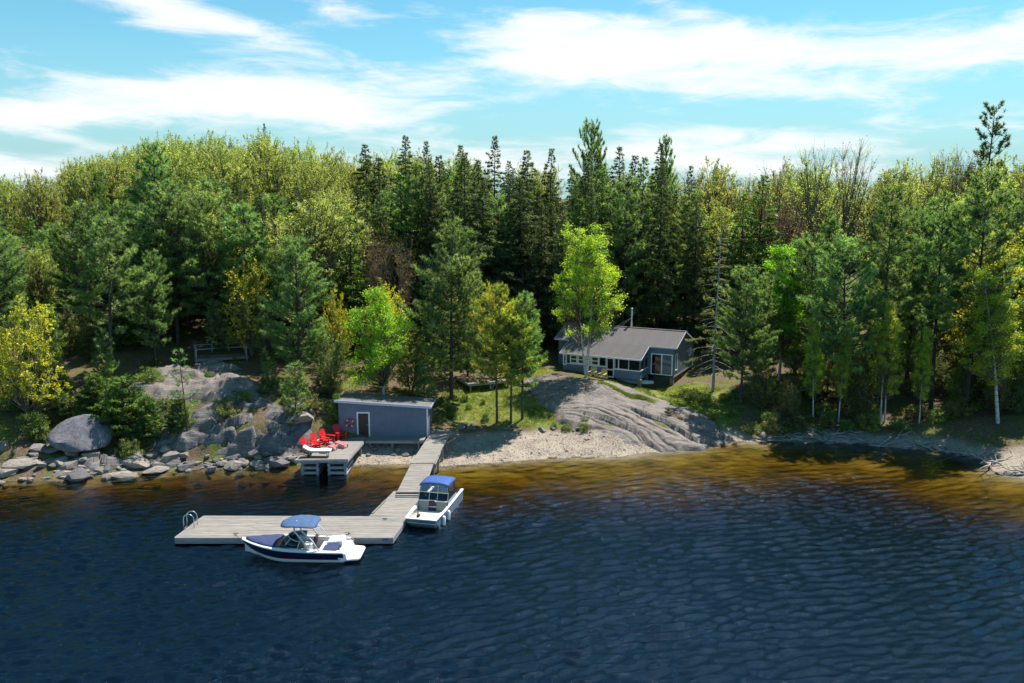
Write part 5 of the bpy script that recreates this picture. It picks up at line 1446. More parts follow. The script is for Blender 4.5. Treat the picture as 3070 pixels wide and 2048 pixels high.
# ---------------------------------------------------------------- aluminium work boat at the dock finger
def workboat():
    b = tag(empty('aluminium_boat', (-5.05, 53.3, 0.0), R(-13)), 'square bowed aluminium work boat with blue canvas top beside the dock finger', 'boat')
    # local +y runs from the square bow (-2.9) to the stern (+2.9)
    Y0, Y1, W0, W1 = -2.85, 2.85, 0.98, 1.06
    hw = lambda y: 0.97 + 0.10 * sstep(-2.9, -1.0, y)
    h = MB()
    ys = np.linspace(-2.15, 2.85, 9)
    rings = [[(-0.90, -2.15, -0.22), (-hw(-2.15), -2.15, 0.05), (-hw(-2.15) - .03, -2.15, 0.70), (hw(-2.15) + .03, -2.15, 0.70), (hw(-2.15), -2.15, 0.05), (0.90, -2.15, -0.22)]]
    out = []
    for y in ys:
        w_ = float(hw(y))
        out.append([(-w_ - .03, y, 0.70 + 0.02 * (y + 2)), (-w_, y, 0.05), (-w_ * 0.8, y, -0.24), (w_ * 0.8, y, -0.24), (w_, y, 0.05), (w_ + .03, y, 0.70 + 0.02 * (y + 2))])
    w_ = 0.97
    bow = [(-w_ - .03, Y0, 0.72), (-w_, Y0 + 0.06, 0.52), (-w_ * 0.86, Y0 + 0.30, 0.16), (w_ * 0.86, Y0 + 0.30, 0.16), (w_, Y0 + 0.06, 0.52), (w_ + .03, Y0, 0.72)]
    h.loft([bow] + out)
    h.add(bow, [(0, 1, 2, 3, 4, 5)])
    h.add(out[-1], [(5, 4, 3, 2, 1, 0)])
    h.build('hull', M_ALUP, b)
    for x in (-0.62, -0.2, 0.22, 0.62):
        MB().bar((x, Y0 + 0.0, 0.58), (x * 0.95, Y0 + 0.28, 0.17), 0.045, 0.05).build('bow_rib', M_ALU, b)
    MB().box(-1.02, 1.02, Y0 - 0.05, Y0 + 0.07, 0.68, 0.74).build('bow_plate', M_WHITE, b)
    MB().box(-0.93, 0.93, Y0 + 0.06, -0.62, 0.40, 0.44).build('deck', M_FLOOR, b)
    MB().box(-0.97, 0.97, -0.60, 2.7, 0.12, 0.16).build('cockpit_floor', M_TAN, b)
    for s in (-1, 1):
        pts = [(s * (float(hw(y)) - 0.02), y, 0.72 + 0.02 * (y + 2)) for y in np.linspace(Y0, Y1, 8)]
        g = MB()
        for p, q in zip(pts[:-1], pts[1:]): g.bar(p, q, 0.17, 0.05)
        g.build('gunwale', M_WHITE, b)
        MB().tube([(s * 1.0, 2.55, 0.83), (s * 1.0, 2.55, 0.9)], 0.06, 8).build('cleat', M_WHITE, b)
        # inner side panels
        MB().box(s * 0.95 - 0.02, s * 0.95 + 0.02, Y0 + 0.1, -0.62, 0.44, 0.70).build('side_panel', M_FLOOR, b)
        # console front (tan) either side of the walk-through
        MB().hexa([(s * 0.60 - .33, -0.62, 0.44), (s * 0.60 + .33, -0.62, 0.44), (s * 0.60 + .33, -0.30, 0.44), (s * 0.60 - .33, -0.30, 0.44)],
                  [(s * 0.60 - .33, -0.40, 1.02), (s * 0.60 + .33, -0.40, 1.02), (s * 0.60 + .33, 0.15, 1.02), (s * 0.60 - .33, 0.15, 1.02)]).build('console', M_TAN, b, bevel=0.02)
        MB().box(s * 0.60 - .36, s * 0.60 + .36, -0.44, 0.20, 1.02, 1.06).build('console_top', M_WHITE, b)
        MB().box(s * 0.55 - .24, s * 0.55 + .24, 0.55, 1.0, 0.45, 0.55).build('seat', M_NAVYCLOTH, b, bevel=0.03)
        MB().box(s * 0.55 - .24, s * 0.55 + .24, 1.0, 1.1, 0.5, 1.1).build('seat_back', M_NAVYCLOTH, b, bevel=0.03)
    for k, (z0, z1, y0, mt) in enumerate(((0.44, 0.62, -0.50, M_NAVYCLOTH), (0.62, 0.67, -0.46, M_WHITE), (0.67, 0.95, -0.38, M_BROWNSTEP))):
        MB().box(-0.26, 0.26, y0, y0 + 0.06, z0, z1).build('walk_through_step', mt, b)
    # windscreen with posts, then clear vinyl up to the top
    zb, zm, zt = 1.06, 1.52, 2.02
    for (x0, x1) in ((-0.96, -0.31), (-0.25, 0.25), (0.31, 0.96)):
        MB().hexa([(x0, -0.36, zb), (x1, -0.36, zb), (x1, -0.35, zb), (x0, -0.35, zb)], [(x0, -0.14, zm), (x1, -0.14, zm), (x1, -0.13, zm), (x0, -0.13, zm)]).build('windscreen_pane', M_TINT, b)
        MB().hexa([(x0 * .97, -0.13, zm + .03), (x1 * .97, -0.13, zm + .03), (x1 * .97, -0.12, zm + .03), (x0 * .97, -0.12, zm + .03)], [(x0 * .93, 0.0, zt), (x1 * .93, 0.0, zt), (x1 * .93, 0.01, zt), (x0 * .93, 0.01, zt)]).build('vinyl_pane', M_CLEARVINYL, b)
    fr = MB()
    for x in (-0.98, -0.28, 0.28, 0.98): fr.bar((x, -0.36, zb), (x, -0.14, zm), 0.05, 0.04)
    for x in (-0.96, -0.28, 0.28, 0.96): fr.bar((x * .97, -0.13, zm), (x * .93, 0.0, zt), 0.025, 0.025)
    fr.bar((-1.0, -0.14, zm + .01), (1.0, -0.14, zm + .01), 0.05, 0.045).bar((-1.0, -0.36, zb), (1.0, -0.36, zb), 0.05, 0.04)
    fr.build('windscreen_frame', M_ALU, b)
    for s in (-1, 1):
        MB().add([(s * 1.0, -0.3, 1.05), (s * 1.0, 1.5, 1.05), (s * 0.93, 1.45, 2.0), (s * 0.93, 0.0, 2.0), (s * 0.99, -0.14, zm)], [(0, 1, 2, 3, 4)]).build('side_curtain', M_CLEARVINYL, b, thick=0.006)
        MB().add([(s * 1.03, -0.4, 0.76), (s * 1.03, 1.55, 0.80), (s * 1.01, 1.5, 1.05), (s * 1.01, -0.34, 1.05)], [(0, 1, 2, 3)]).build('side_coaming', M_ALU, b, thick=0.02)
    tp = MB(); rr = []
    for u in np.linspace(0, 1, 9):
        y = -0.08 + 1.65 * u
        rr.append([(1.0 * k, y, 2.06 + 0.13 * math.sin(math.pi * min(1, 0.25 + u * 0.7)) * (1 - 0.75 * k * k) - 0.10 * abs(k) ** 6) for k in np.linspace(-1, 1, 13)])
    rr = [[(x, y - 0.02, z - 0.10) for (x, y, z) in rr[0]]] + rr + [[(x, y + 0.02, z - 0.12) for (x, y, z) in rr[-1]]]
    tp.loft(rr).build('canvas_top', M_CANVAS2, b, smooth=True, thick=0.02)
    MB().tube([(-0.45, 0.02, 1.30), (-0.45, 0.02, 1.32)], 0.17, 12).build('steering_wheel', M_DARK, b, rot=(0.0, 0, 0))
    MB().box(-0.28, 0.28, 2.86, 3.25, -0.3, 0.95).build('outboard_motor', M_DARK, b, bevel=0.08)
    MB().box(-0.06, 0.12, -1.9, -1.6, 0.44, 0.58).build('tackle_box', M_DARK, b, bevel=0.02, loc=(-0.55, 0.0, 0.0))
    MB().tube([(-0.85 + 0.16 * math.cos(a), -1.25 + 0.16 * math.sin(a), 0.47 + 0.012 * a) for a in np.linspace(0, 18, 40)], 0.018, 5).build('rope_coil', M_DARK, b)
    return b
workboat()
cz, sz_ = math.cos(R(-13)), math.sin(R(-13))
for i, (yy, lb) in enumerate(((-1.75, 'white cylinder fender hanging near the square bow of the work boat'), (-0.75, 'white cylinder fender hanging amidships on the work boat'))):
    x, y = 1.17, yy
    f = tag(empty('boat_fender', (-5.05 + x * cz - y * sz_, 53.3 + x * sz_ + y * cz, 0.30)), lb, 'fender', 'fenders on the work boat')
    MB().tube([(0, 0, -0.33), (0, 0, -0.28), (0, 0, 0.25), (0, 0, 0.32)], [0.06, 0.115, 0.115, 0.05], 12).build('bumper', M_WHITE, f, smooth=True)
    MB().tube([(0, 0, 0.3), (-0.12, 0.03, 0.46)], 0.012, 5).build('rope', M_WHITE, f)

def mooring(p, q, sag, label):
    o = MB().tube([lerp(p, q, t_)[:2] + (lerp(p, q, t_)[2] - sag * 4 * t_ * (1 - t_),) for t_ in np.linspace(0, 1, 9)], 0.016, 5).build('mooring_rope', M_VINYL)
    tag(o, label, 'rope', 'mooring ropes')
mooring((-9.9, 48.72, 0.53), (-10.6, 47.75, 0.80), 0.05, 'pale rope tying the stern of the runabout to the platform')
mooring((-16.6, 48.66, 0.53), (-15.0, 46.95, 1.0), 0.12, 'pale rope from the runabout bow to a cleat on the platform')
mooring((-8.0, 51.1, 0.53), (-6.55, 51.0, 0.74), 0.06, 'pale rope tying the work boat bow to the dock cleat')

# ---------------------------------------------------------------- trees and shrubs
def unit(v): return v / (np.linalg.norm(v, axis=-1, keepdims=True) + 1e-9)

def batch_tubes(P, Rd, k):
    """P (n,m,3) centre lines, Rd (n,m) radii -> verts, quads"""
    n, m, _ = P.shape
    T = unit(np.gradient(P, axis=1))
    ref = np.where(np.abs(T[..., 2:3]) > 0.9, np.array([1.0, 0, 0]), np.array([0, 0, 1.0]))
    S = unit(np.cross(T, ref)); U = np.cross(S, T)
    a = np.arange(k) * 2 * np.pi / k
    V = P[:, :, None, :] + Rd[:, :, None, None] * (S[:, :, None, :] * np.cos(a)[None, None, :, None] + U[:, :, None, :] * np.sin(a)[None, None, :, None])
    idx = np.arange(n * m * k).reshape(n, m, k)
    q = np.stack([idx[:, :-1, :], np.roll(idx, -1, 2)[:, :-1, :], np.roll(idx, -1, 2)[:, 1:, :], idx[:, 1:, :]], -1)
    return V.reshape(-1, 3), q.reshape(-1, 4)

def join_quads(parts):
    V = []; F = []; b = 0
    for v, f in parts:
        V.append(v); F.append(f + b); b += len(v)
    return np.concatenate(V), np.concatenate(F)

def blades(C, D, Ln, Wd, g, roll_up=None):
    """thin triangles from C along D"""
    n = len(C)
    D = unit(D)
    s = unit(np.cross(D, g.normal(size=(n, 3))))
    if roll_up is not None:                                # keep the blade roughly flat to the ground
        s = unit(np.cross(D, np.array([0, 0, 1.0])) * roll_up + s * (1 - roll_up))
    s = s * (Wd / 2)[:, None]
    V = np.stack([C - s, C + s, C + D * Ln[:, None]], 1).reshape(-1, 3)
    return V, np.arange(3 * n).reshape(n, 3)

def leaf_quads(C, g, L0, L1, flat=0.3):
    n = len(C)
    nrm = unit(g.normal(size=(n, 3)) + np.array([0, 0, flat * 2]))
    d = unit(np.cross(nrm, g.normal(size=(n, 3)))); s = np.cross(nrm, d)
    Ln = g.uniform(L0, L1, n)[:, None]
    V = np.stack([C - d * Ln * 0.5, C + s * Ln * 0.34, C + d * Ln * 0.55, C - s * Ln * 0.34], 1).reshape(-1, 3)
    return V, np.arange(4 * n).reshape(n, 4)

def trunk_line(H, g, lean=0.02, m=9, bend=0.15):
    t = np.linspace(0, 1, m)
    ph = g.uniform(0, 6.28); ld = g.uniform(0, 6.28)
    x = lean * H * t * math.cos(ld) + bend * np.sin(3 * t + ph) * t
    y = lean * H * t * math.sin(ld) + bend * np.cos(2.6 * t + ph) * t
    return np.c_[x, y, H * t]
def along(line, z):
    return np.c_[np.interp(z, line[:, 2], line[:, 0]), np.interp(z, line[:, 2], line[:, 1]), z]

class Proto:
    def __init__(self, name, trunk_me, crown_me, H): self.name = name; self.trunk = trunk_me; self.crown = crown_me; self.H = H

def conifer(name, seed, H, rad, base, mat_leaf, mat_bark, n_br=90, profile=None, asc=(0.7, -0.1), twig=0.36, tuft=(0.30, 0.055, 8), lift=0.35, spacing=0.28,
            droop=0.0, r0=None, dead=0.0, gap=0.0, lean=0.015, clump=0.55, tuft_gap=0.22, inner=0.28, whorl=True, ragged=0.0):
    """branches with side twigs carrying tufts of needles; asc = branch slope at the top and at the bottom"""
    g = np.random.default_rng(seed)
    line = trunk_line(H, g, lean, 9, 0.12)
    u = (np.arange(n_br) + g.uniform(0, 0.6, n_br)) / n_br
    if whorl: nw = max(6, n_br // 5); u = (np.floor(u * nw) + g.uniform(-0.08, 0.22, n_br)) / nw
    u = np.clip(u, 0, 0.985)
    zb = H * (base + (1 - base) * u)
    az0 = np.arange(n_br) * 2.399 + g.uniform(-0.5, 0.5, n_br)
    prof = profile or (lambda q: (1 - q) ** 0.75 * (0.45 + 0.55 * np.clip(q / 0.18, 0, 1)))
    L = rad * prof(u) * g.uniform(0.62 - ragged, 1.15 + 0.3 * ragged, n_br) * (1 + 0.8 * ragged * np.sin(2.3 * np.arange(n_br) / n_br * 9 + seed) * np.cos(az0 + seed)) + min(0.25, 0.02 * rad + 0.05)
    az = az0
    sl = asc[1] + (asc[0] - asc[1]) * u ** 1.3 + g.normal(0, 0.10, n_br)
    keep = g.random(n_br) > gap * (1 - u)
    zb, L, az, sl, u = zb[keep], L[keep], az[keep], sl[keep], u[keep]; nb = len(L)
    m = 6; t = np.linspace(0, 1, m)
    hd = np.c_[np.cos(az), np.sin(az)]
    st = along(line, zb)
    P = np.zeros((nb, m, 3))
    P[..., :2] = st[:, None, :2] + hd[:, None, :] * (L[:, None, None] * t[None, :, None]) * 0.97
    P[..., 2] = st[:, None, 2] + L[:, None] * (sl[:, None] * t + lift * 0.45 * t ** 2 - droop * t ** 1.7)
    P[:, 1:-1, :] += g.normal(0, 0.03, (nb, m - 2, 3)) * L[:, None, None] * 0.5
    wood = []
    rt = r0 or H * 0.012
    wood.append(batch_tubes(line[None], (rt * (1 - 0.93 * np.linspace(0, 1, 9)) + 0.006)[None], 8))
    wood.append(batch_tubes(P, (0.012 + 0.012 * L)[:, None] * (1 - 0.8 * t)[None], 4))
    isdead = (g.random(nb) < dead * (1.2 - u))
    # twigs
    nt = np.maximum(3, (L / spacing).astype(int) * 2)
    nt[isdead] = 3
    bi = np.repeat(np.arange(nb), nt); N = len(bi)
    s = inner + (1 - inner) * g.random(N) ** 0.8
    s = np.where(g.random(N) < 0.10, 1.0, s)
    f = s * (m - 1); i0 = np.clip(f.astype(int), 0, m - 2); fr = (f - i0)[:, None]
    base_p = P[bi, i0] * (1 - fr) + P[bi, i0 + 1] * fr
    bd = unit(P[bi, i0 + 1] - P[bi, i0])
    side = np.where(g.random(N) < 0.5, 1.0, -1.0) * g.uniform(0.35, 1.15, N) * (s < 0.995)
    sv = unit(np.cross(bd, np.array([0, 0, 1.0])))
    td = unit(bd * np.cos(side)[:, None] + sv * np.sin(side)[:, None] + np.array([0, 0, 1.0]) * (lift * g.uniform(0.1, 0.9, N) - droop * 0.7 * g.random(N))[:, None])
    tl = (twig * L[bi] * (1.05 - s) ** 0.7 + np.minimum(0.16, 0.25 * L[bi] + 0.02)) * g.uniform(0.6, 1.2, N)
    tp = np.stack([base_p, base_p + td * tl[:, None] * 0.55, base_p + td * tl[:, None] + np.array([0, 0, 1.0]) * (0.06 * lift - 0.12 * droop) * tl[:, None]], 1)
    wood.append(batch_tubes(tp, np.tile(np.array([0.013, 0.010, 0.005]), (N, 1)), 3))
    live = ~isdead[bi]
    base_p, td, tl, bi2 = base_p[live], td[live], tl[live], bi[live]; N = len(td)
    nf = np.maximum(1, np.ceil(tl / tuft_gap).astype(int))
    ti = np.repeat(np.arange(N), nf); M = len(ti)
    q = g.uniform(0.25, 1.0, M)
    c = base_p[ti] + td[ti] * (tl[ti] * q)[:, None] + g.normal(0, 0.03, (M, 3))
    k = tuft[2]
    C = np.repeat(c, k, 0); n = len(C)
    D = np.repeat(td[ti], k, 0) * 0.75 + g.normal(0, 0.62, (n, 3)) + np.array([0, 0, 0.35 * lift - 0.5 * droop])
    Ln = tuft[0] * g.uniform(0.6, 1.2, n); Wd = tuft[1] * g.uniform(0.7, 1.3, n)
    V, F = blades(C, D, Ln, Wd, g, 0.35)
    # needle tone: varies branch by branch, twig by twig
    tone = np.clip(0.5 + clump * (0.55 * g.normal(0, 0.5, nb)[bi2[ti]] + 0.35 * g.normal(0, 0.5, N)[ti]), 0, 1)
    tone = np.clip(np.repeat(tone, k) + g.normal(0, 0.10, n), 0, 1)
    wv, wf = join_quads(wood)
    tm = mesh_np(name + '_trunk', wv, wf, mat_bark, True)
    cm = mesh_np(name + '_crown', V, F, mat_leaf, False); point_attr(cm, 'tone', np.repeat(tone, 3))
    return Proto(name, tm, cm, H)

def broadleaf(name, seed, H, rad, base, mat_leaf, mat_bark, n_cl=170, leaves=70, leaf=(0.14, 0.22), cl_r=0.55, twigs=8, stems=1, shape=1.0, flare=0.45, r0=None,
              lean=0.02, surface=0.55, upright=0.5, spread=0.25, leaf_on_twig=False, top_heavy=0.0, clump=0.6, lumpy=0.28):
    g = np.random.default_rng(seed)
    wood = []
    lines = []
    for i in range(stems):
        ln = trunk_line(H * g.uniform(0.84, 0.97), g, lean, 9, 0.25)
        if stems > 1:
            a = 6.28 * i / stems + g.uniform(-.4, .4); tt = np.linspace(0, 1, 9)
            ln[:, 0] += math.cos(a) * spread * rad * tt ** 0.8; ln[:, 1] += math.sin(a) * spread * rad * tt ** 0.8
        lines.append(ln)
        rt = (r0 or H * 0.011) * (1.0 if i == 0 else g.uniform(0.6, 0.9))
        wood.append(batch_tubes(ln[None], (rt * (1 - 0.9 * np.linspace(0, 1, 9)) + 0.008)[None], 8))
    # cluster centres inside an egg with a lumpy skin
    c = []
    while len(c) < n_cl:
        v = g.normal(size=3); v /= np.linalg.norm(v)
        lump = 1 + lumpy * math.sin(3.1 * v[0] + seed) * math.cos(2.7 * v[1] - seed) + 0.7 * lumpy * math.sin(5 * v[2] + 4 * v[0] + seed)
        r = (g.random() ** (1 / 3)) * (1 - surface) + surface * g.uniform(0.72, 1.0)
        p = v * r * lump
        zz = p[2] * 0.5 + 0.5
        wid = (1 - (1 - shape) * max(0, zz)) * (1 + top_heavy * (zz - 0.5))
        c.append((p[0] * rad * wid, p[1] * rad * wid, H * (base + (1 - base) * (0.5 + 0.5 * np.clip(p[2], -1, 1.05)))))
    c = np.array(c)
    ax = np.zeros((n_cl, 3)); which = g.integers(0, stems, n_cl)
    if stems > 1:
        tops = np.array([ln[-1, :2] for ln in lines])
        which = np.argmin(np.linalg.norm(c[:, None, :2] - tops[None] + g.normal(0, rad * .2, (n_cl, 1, 2)), axis=2), axis=1)
    hor = np.linalg.norm(c[:, :2], axis=1)
    zs = np.clip(c[:, 2] - flare * H * 0.32 - hor * upright, H * max(0.12, base * 0.75), H * 0.86)
    for i, ln in enumerate(lines):
        k = which == i
        zz = np.minimum(zs[k], ln[-1, 2] * 0.97)
        ax[k] = along(ln, zz)
    m = 6; t = np.linspace(0, 1, m)[None, :, None]
    mid = ax * 0.5 + c * 0.5; mid[:, 2] -= 0.02 * H; mid[:, :2] += 0.18 * (c - ax)[:, :2]
    P = ax[:, None] * (1 - t) ** 2 + 2 * mid[:, None] * t * (1 - t) + c[:, None] * t ** 2
    P[:, 1:-1] += g.normal(0, 0.035, (n_cl, m - 2, 3)) * rad * 0.35
    d = np.linalg.norm(c - ax, axis=1)
    wood.append(batch_tubes(P, (0.010 + 0.011 * d)[:, None] * (1 - 0.82 * np.linspace(0, 1, m))[None], 4))
    out = unit(c - np.array([0, 0, H * (base + (1 - base) * 0.35)]))
    if twigs:
        n = n_cl * twigs; ci = np.repeat(np.arange(n_cl), twigs)
        td = unit(out[ci] * 0.8 + g.normal(0, 0.65, (n, 3)) + np.array([0, 0, upright * 0.9]))
        tl = cl_r * g.uniform(0.7, 1.6, n)
        s0 = P[ci, g.integers(3, m, n)]
        tp = np.stack([s0, s0 + td * tl[:, None] * 0.5 + g.normal(0, 0.03, (n, 3)), s0 + td * tl[:, None] + np.array([0, 0, 0.05])], 1)
        wood.append(batch_tubes(tp, np.tile(np.array([0.014, 0.010, 0.005]), (n, 1)), 3))
    if leaf_on_twig and twigs:
        N = n_cl * leaves; k = g.integers(0, n, N); q = g.uniform(0.25, 1.08, N)
        L_ = s0[k] + td[k] * (tl[k] * q)[:, None] + g.normal(0, 0.07, (N, 3)); li = ci[k]
    else:
        N = n_cl * leaves; li = np.repeat(np.arange(n_cl), leaves)
        sz = cl_r * g.uniform(0.6, 1.25, n_cl)
        L_ = c[li] + g.normal(0, 0.55, (N, 3)) * sz[li][:, None] * np.array([1, 1, 0.72])
    V, F = leaf_quads(L_, g, leaf[0], leaf[1])
    tone = np.clip(0.5 + clump * g.normal(0, 0.42, n_cl)[li] + g.normal(0, 0.14, N), 0, 1)
    wv, wf = join_quads(wood)
    tm = mesh_np(name + '_trunk', wv, wf, mat_bark, True)
    tm.materials.append(B_TWIG)
    nf_ = sum(len(w_[1]) for w_ in wood[:stems]); mi = np.ones(len(wf), dtype=np.int32); mi[:nf_] = 0
    tm.polygons.foreach_set('material_index', mi)
    cm = mesh_np(name + '_crown', V, F, mat_leaf, False); point_attr(cm, 'tone', np.repeat(tone, 4))
    return Proto(name, tm, cm, H)

F_PINE = foliage('pine_needles', [(0, (0.045, 0.085, 0.034)), (0.5, (0.150, 0.245, 0.090)), (1, (0.300, 0.410, 0.160))], 0.5)
F_PINEY = foliage('yellowing_pine_needles', [(0, (0.085, 0.150, 0.030)), (0.45, (0.23, 0.32, 0.06)), (0.8, (0.46, 0.48, 0.07)), (1, (0.58, 0.48, 0.07))], 0.5)
F_HEM = foliage('hemlock_needles', [(0, (0.028, 0.052, 0.023)), (0.5, (0.083, 0.120, 0.047)), (1, (0.204, 0.244, 0.088))], 0.42)
F_CEDAR = foliage('cedar_sprays', [(0, (0.031, 0.070, 0.020)), (0.5, (0.095, 0.173, 0.042)), (1, (0.242, 0.346, 0.070))], 0.46)
F_BIRCH = foliage('birch_leaves', [(0, (0.11, 0.185, 0.018)), (0.5, (0.27, 0.37, 0.032)), (1, (0.46, 0.50, 0.05))], 0.52, 0.06)
F_LIME = foliage('young_lime_leaves', [(0, (0.100, 0.220, 0.014)), (0.5, (0.230, 0.400, 0.022)), (1, (0.360, 0.520, 0.040))], 0.52, 0.05)
F_MAPLE = foliage('budding_maple_leaves', [(0, (0.122, 0.157, 0.040)), (0.5, (0.286, 0.337, 0.094)), (1, (0.486, 0.515, 0.172))], 0.5, 0.10)
F_YELLOW = foliage('yellow_young_leaves', [(0, (0.16, 0.20, 0.02)), (0.5, (0.40, 0.41, 0.03)), (1, (0.60, 0.55, 0.05))], 0.42, 0.03)
F_BROWN = foliage('olive_brown_buds', [(0, (0.105, 0.083, 0.045)), (0.5, (0.239, 0.187, 0.083)), (1, (0.374, 0.299, 0.120))], 0.4, 0.12)
F_PINKB = foliage('rusty_pink_buds', [(0, (0.126, 0.070, 0.056)), (0.5, (0.280, 0.161, 0.119)), (1, (0.420, 0.280, 0.182))], 0.30, 0.06)
F_SHRUB = foliage('shrub_leaves', [(0, (0.054, 0.090, 0.018)), (0.5, (0.144, 0.210, 0.036)), (1, (0.300, 0.360, 0.060))], 0.40, 0.14)
F_OLIVE = foliage('olive_understory_leaves', [(0, (0.050, 0.065, 0.021)), (0.5, (0.136, 0.159, 0.043)), (1, (0.288, 0.273, 0.071))], 0.45, 0.14)
B_PINE = bark('pine_bark', (0.125, 0.105, 0.095), (0.045, 0.038, 0.035))
B_GREY = bark('grey_bark', (0.24, 0.215, 0.195), (0.10, 0.088, 0.078))
B_DARK = bark('dark_bark', (0.075, 0.060, 0.052), (0.030, 0.025, 0.022))
B_DEAD = bark('bleached_wood', (0.42, 0.40, 0.39), (0.22, 0.205, 0.20))
B_TWIG = bark('twig_bark', (0.20, 0.165, 0.125), (0.10, 0.08, 0.06))
B_BIRCH = bark('birch_bark', (0.66, 0.64, 0.60), (0.42, 0.40, 0.37), (3, 3, 1.5), (0.06, 0.05, 0.045))

pine_prof = lambda q: (1 - q) ** 0.62 * (0.40 + 0.60 * np.clip(q / 0.25, 0, 1))
hem_prof = lambda q: (1 - q) ** 0.92 * (0.72 + 0.28 * np.clip(q / 0.12, 0, 1))
PINE = [conifer('white_pine', 101 + i, 14.0, rd, bs, F_PINE, B_PINE, nb, pine_prof, (0.9, 0.02), 0.40, (0.36, 0.054, 11), 0.55, 0.28, 0.0, 0.17, 0.10, gp, 0.02, 0.7, 0.24, 0.30)
        for i, (rd, bs, nb, gp) in enumerate(((3.9, 0.14, 125, 0.08), (4.6, 0.20, 115, 0.14), (3.6, 0.28, 105, 0.18), (4.2, 0.17, 120, 0.1)))]
PINE_TALL = [conifer('tall_white_pine', 131 + i, 18.0, rd, bs, F_PINE, B_DARK, nb, pine_prof, (0.8, 0.0), 0.42, (0.38, 0.058, 11), 0.5, 0.28, 0.02, 0.20, 0.25, 0.20, 0.015, 0.7, 0.24, 0.35)
             for i, (rd, bs, nb) in enumerate(((3.9, 0.27, 120), (3.5, 0.34, 110)))]
PINE_YOUNG = [conifer('young_pine', 141 + i, 5.0, 1.45, 0.06, F_PINE, B_PINE, 62, None, (0.9, 0.15), 0.40, (0.26, 0.042, 8), 0.6, 0.20, 0.0, 0.06, 0.0, 0.1, 0.02, 0.6, 0.18, 0.25) for i in range(2)]
PINE_THIN = conifer('spindly_pine', 151, 6.5, 1.25, 0.10, F_PINE, B_PINE, 46, None, (0.7, 0.1), 0.36, (0.24, 0.040, 7), 0.5, 0.26, 0.0, 0.06, 0.1, 0.35, 0.02, 0.6, 0.2, 0.45)
PINE_YEL = conifer('yellowing_pine', 161, 10.5, 3.3, 0.34, F_PINEY, B_PINE, 74, lambda q: (1 - q) ** 0.55 * (0.75 + 0.25 * np.clip(q / 0.12, 0, 1)), (0.9, 0.0), 0.42, (0.32, 0.050, 9), 0.5, 0.28, 0.0, 0.12, 0.0, 0.1, 0.02, 0.75, 0.22, 0.3)
PINE_TOP = conifer('emergent_pine', 171, 24.0, 3.4, 0.42, F_HEM, B_DARK, 70, lambda q: (1 - q) ** 0.7 * (0.6 + 0.4 * np.clip(q / 0.3, 0, 1)) + 0.12 * np.sin(9 * q), (1.1, 0.1), 0.30, (0.42, 0.085, 10), 0.6, 0.30, 0.0, 0.26, 0.05, 0.25, 0.01, 0.5, 0.26, 0.35)
HEM = [conifer('hemlock', 201 + i, 19.0, rd, bs, F_HEM, B_DARK, nb, hem_prof, (0.55, -0.12), 0.42, (0.26, 0.075, 8), 0.10, 0.24, 0.30, 0.18, 0.06, 0.12, 0.02, 0.9, 0.26, 0.22, False, 0.28)
       for i, (rd, bs, nb) in enumerate(((4.0, 0.22, 200), (3.5, 0.18, 190), (4.3, 0.30, 190), (3.1, 0.22, 180)))]
FIR = [conifer('balsam_fir', 221 + i, 13.0, rd, 0.10, F_CEDAR, B_DARK, 120, hem_prof, (0.6, -0.05), 0.38, (0.26, 0.08, 6), 0.2, 0.26, 0.18, 0.13, 0.05, 0.08, 0.012, 0.8, 0.24, 0.22, False) for i, rd in enumerate((2.5, 2.9))]
CEDAR = [conifer('cedar_bush', 231 + i, 4.2, rd, 0.02, F_CEDAR, B_PINE, 110, lambda q: (1 - q) ** 0.55 * (0.8 + 0.2 * np.clip(q / 0.2, 0, 1)), (0.8, 0.1), 0.42, (0.22, 0.075, 6), 0.25, 0.16, 0.10, 0.06, 0.0, 0.0, 0.02, 0.9, 0.2, 0.2, False) for i, rd in enumerate((1.7, 2.3))]
SNAG = conifer('bare_spruce', 241, 15.0, 2.6, 0.12, F_OLIVE, B_DEAD, 95, hem_prof, (0.3, -0.15), 0.40, (0.24, 0.06, 6), 0.1, 0.22, 0.25, 0.13, 0.75, 0.1, 0.015, 0.6, 0.3, 0.4, False)
BIRCH = [broadleaf('birch', 301 + i, 14.0, rd, bs, F_BIRCH, B_BIRCH, 210, 120, (0.10, 0.165), 0.46, 4, stn, 0.66, 0.28, 0.15, 0.02, 0.30, 0.45, 0.42, False, 0.0, 0.6, 0.46) for i, (rd, bs, stn) in enumerate(((2.75, 0.26, 2), (2.4, 0.30, 1)))]
LIME = [broadleaf('lime_birch', 311 + i, 9.0, rd, bs, F_LIME, B_BIRCH, 180, 125, (0.095, 0.155), 0.48, 5, 1, 0.55, 0.4, 0.12, 0.02, 0.4, 0.6, 0.2, False, 0.0, 0.6, 0.38) for i, (rd, bs) in enumerate(((3.2, 0.20), (2.4, 0.25)))]
MAPLE = [broadleaf('budding_maple', 321 + i, 17.0, rd, bs, F_MAPLE, B_GREY, 290, 110, (0.12, 0.195), 0.80, 5, stn, 0.80, 0.6, 0.2, 0.02, 0.6, 0.8, 0.35, True, 0.2) for i, (rd, bs, stn) in enumerate(((4.6, 0.32, 2), (5.2, 0.28, 3), (4.1, 0.36, 1)))]
YMAPLE = [broadleaf('yellow_maple', 341 + i, 9.0, rd, 0.16, F_YELLOW, B_GREY, 130, 84, (0.11, 0.185), 0.5, 6, 2, 0.7, 0.5, 0.10, 0.03, 0.4, 0.7, 0.35, True, 0.0) for i, rd in enumerate((2.6, 3.1))]
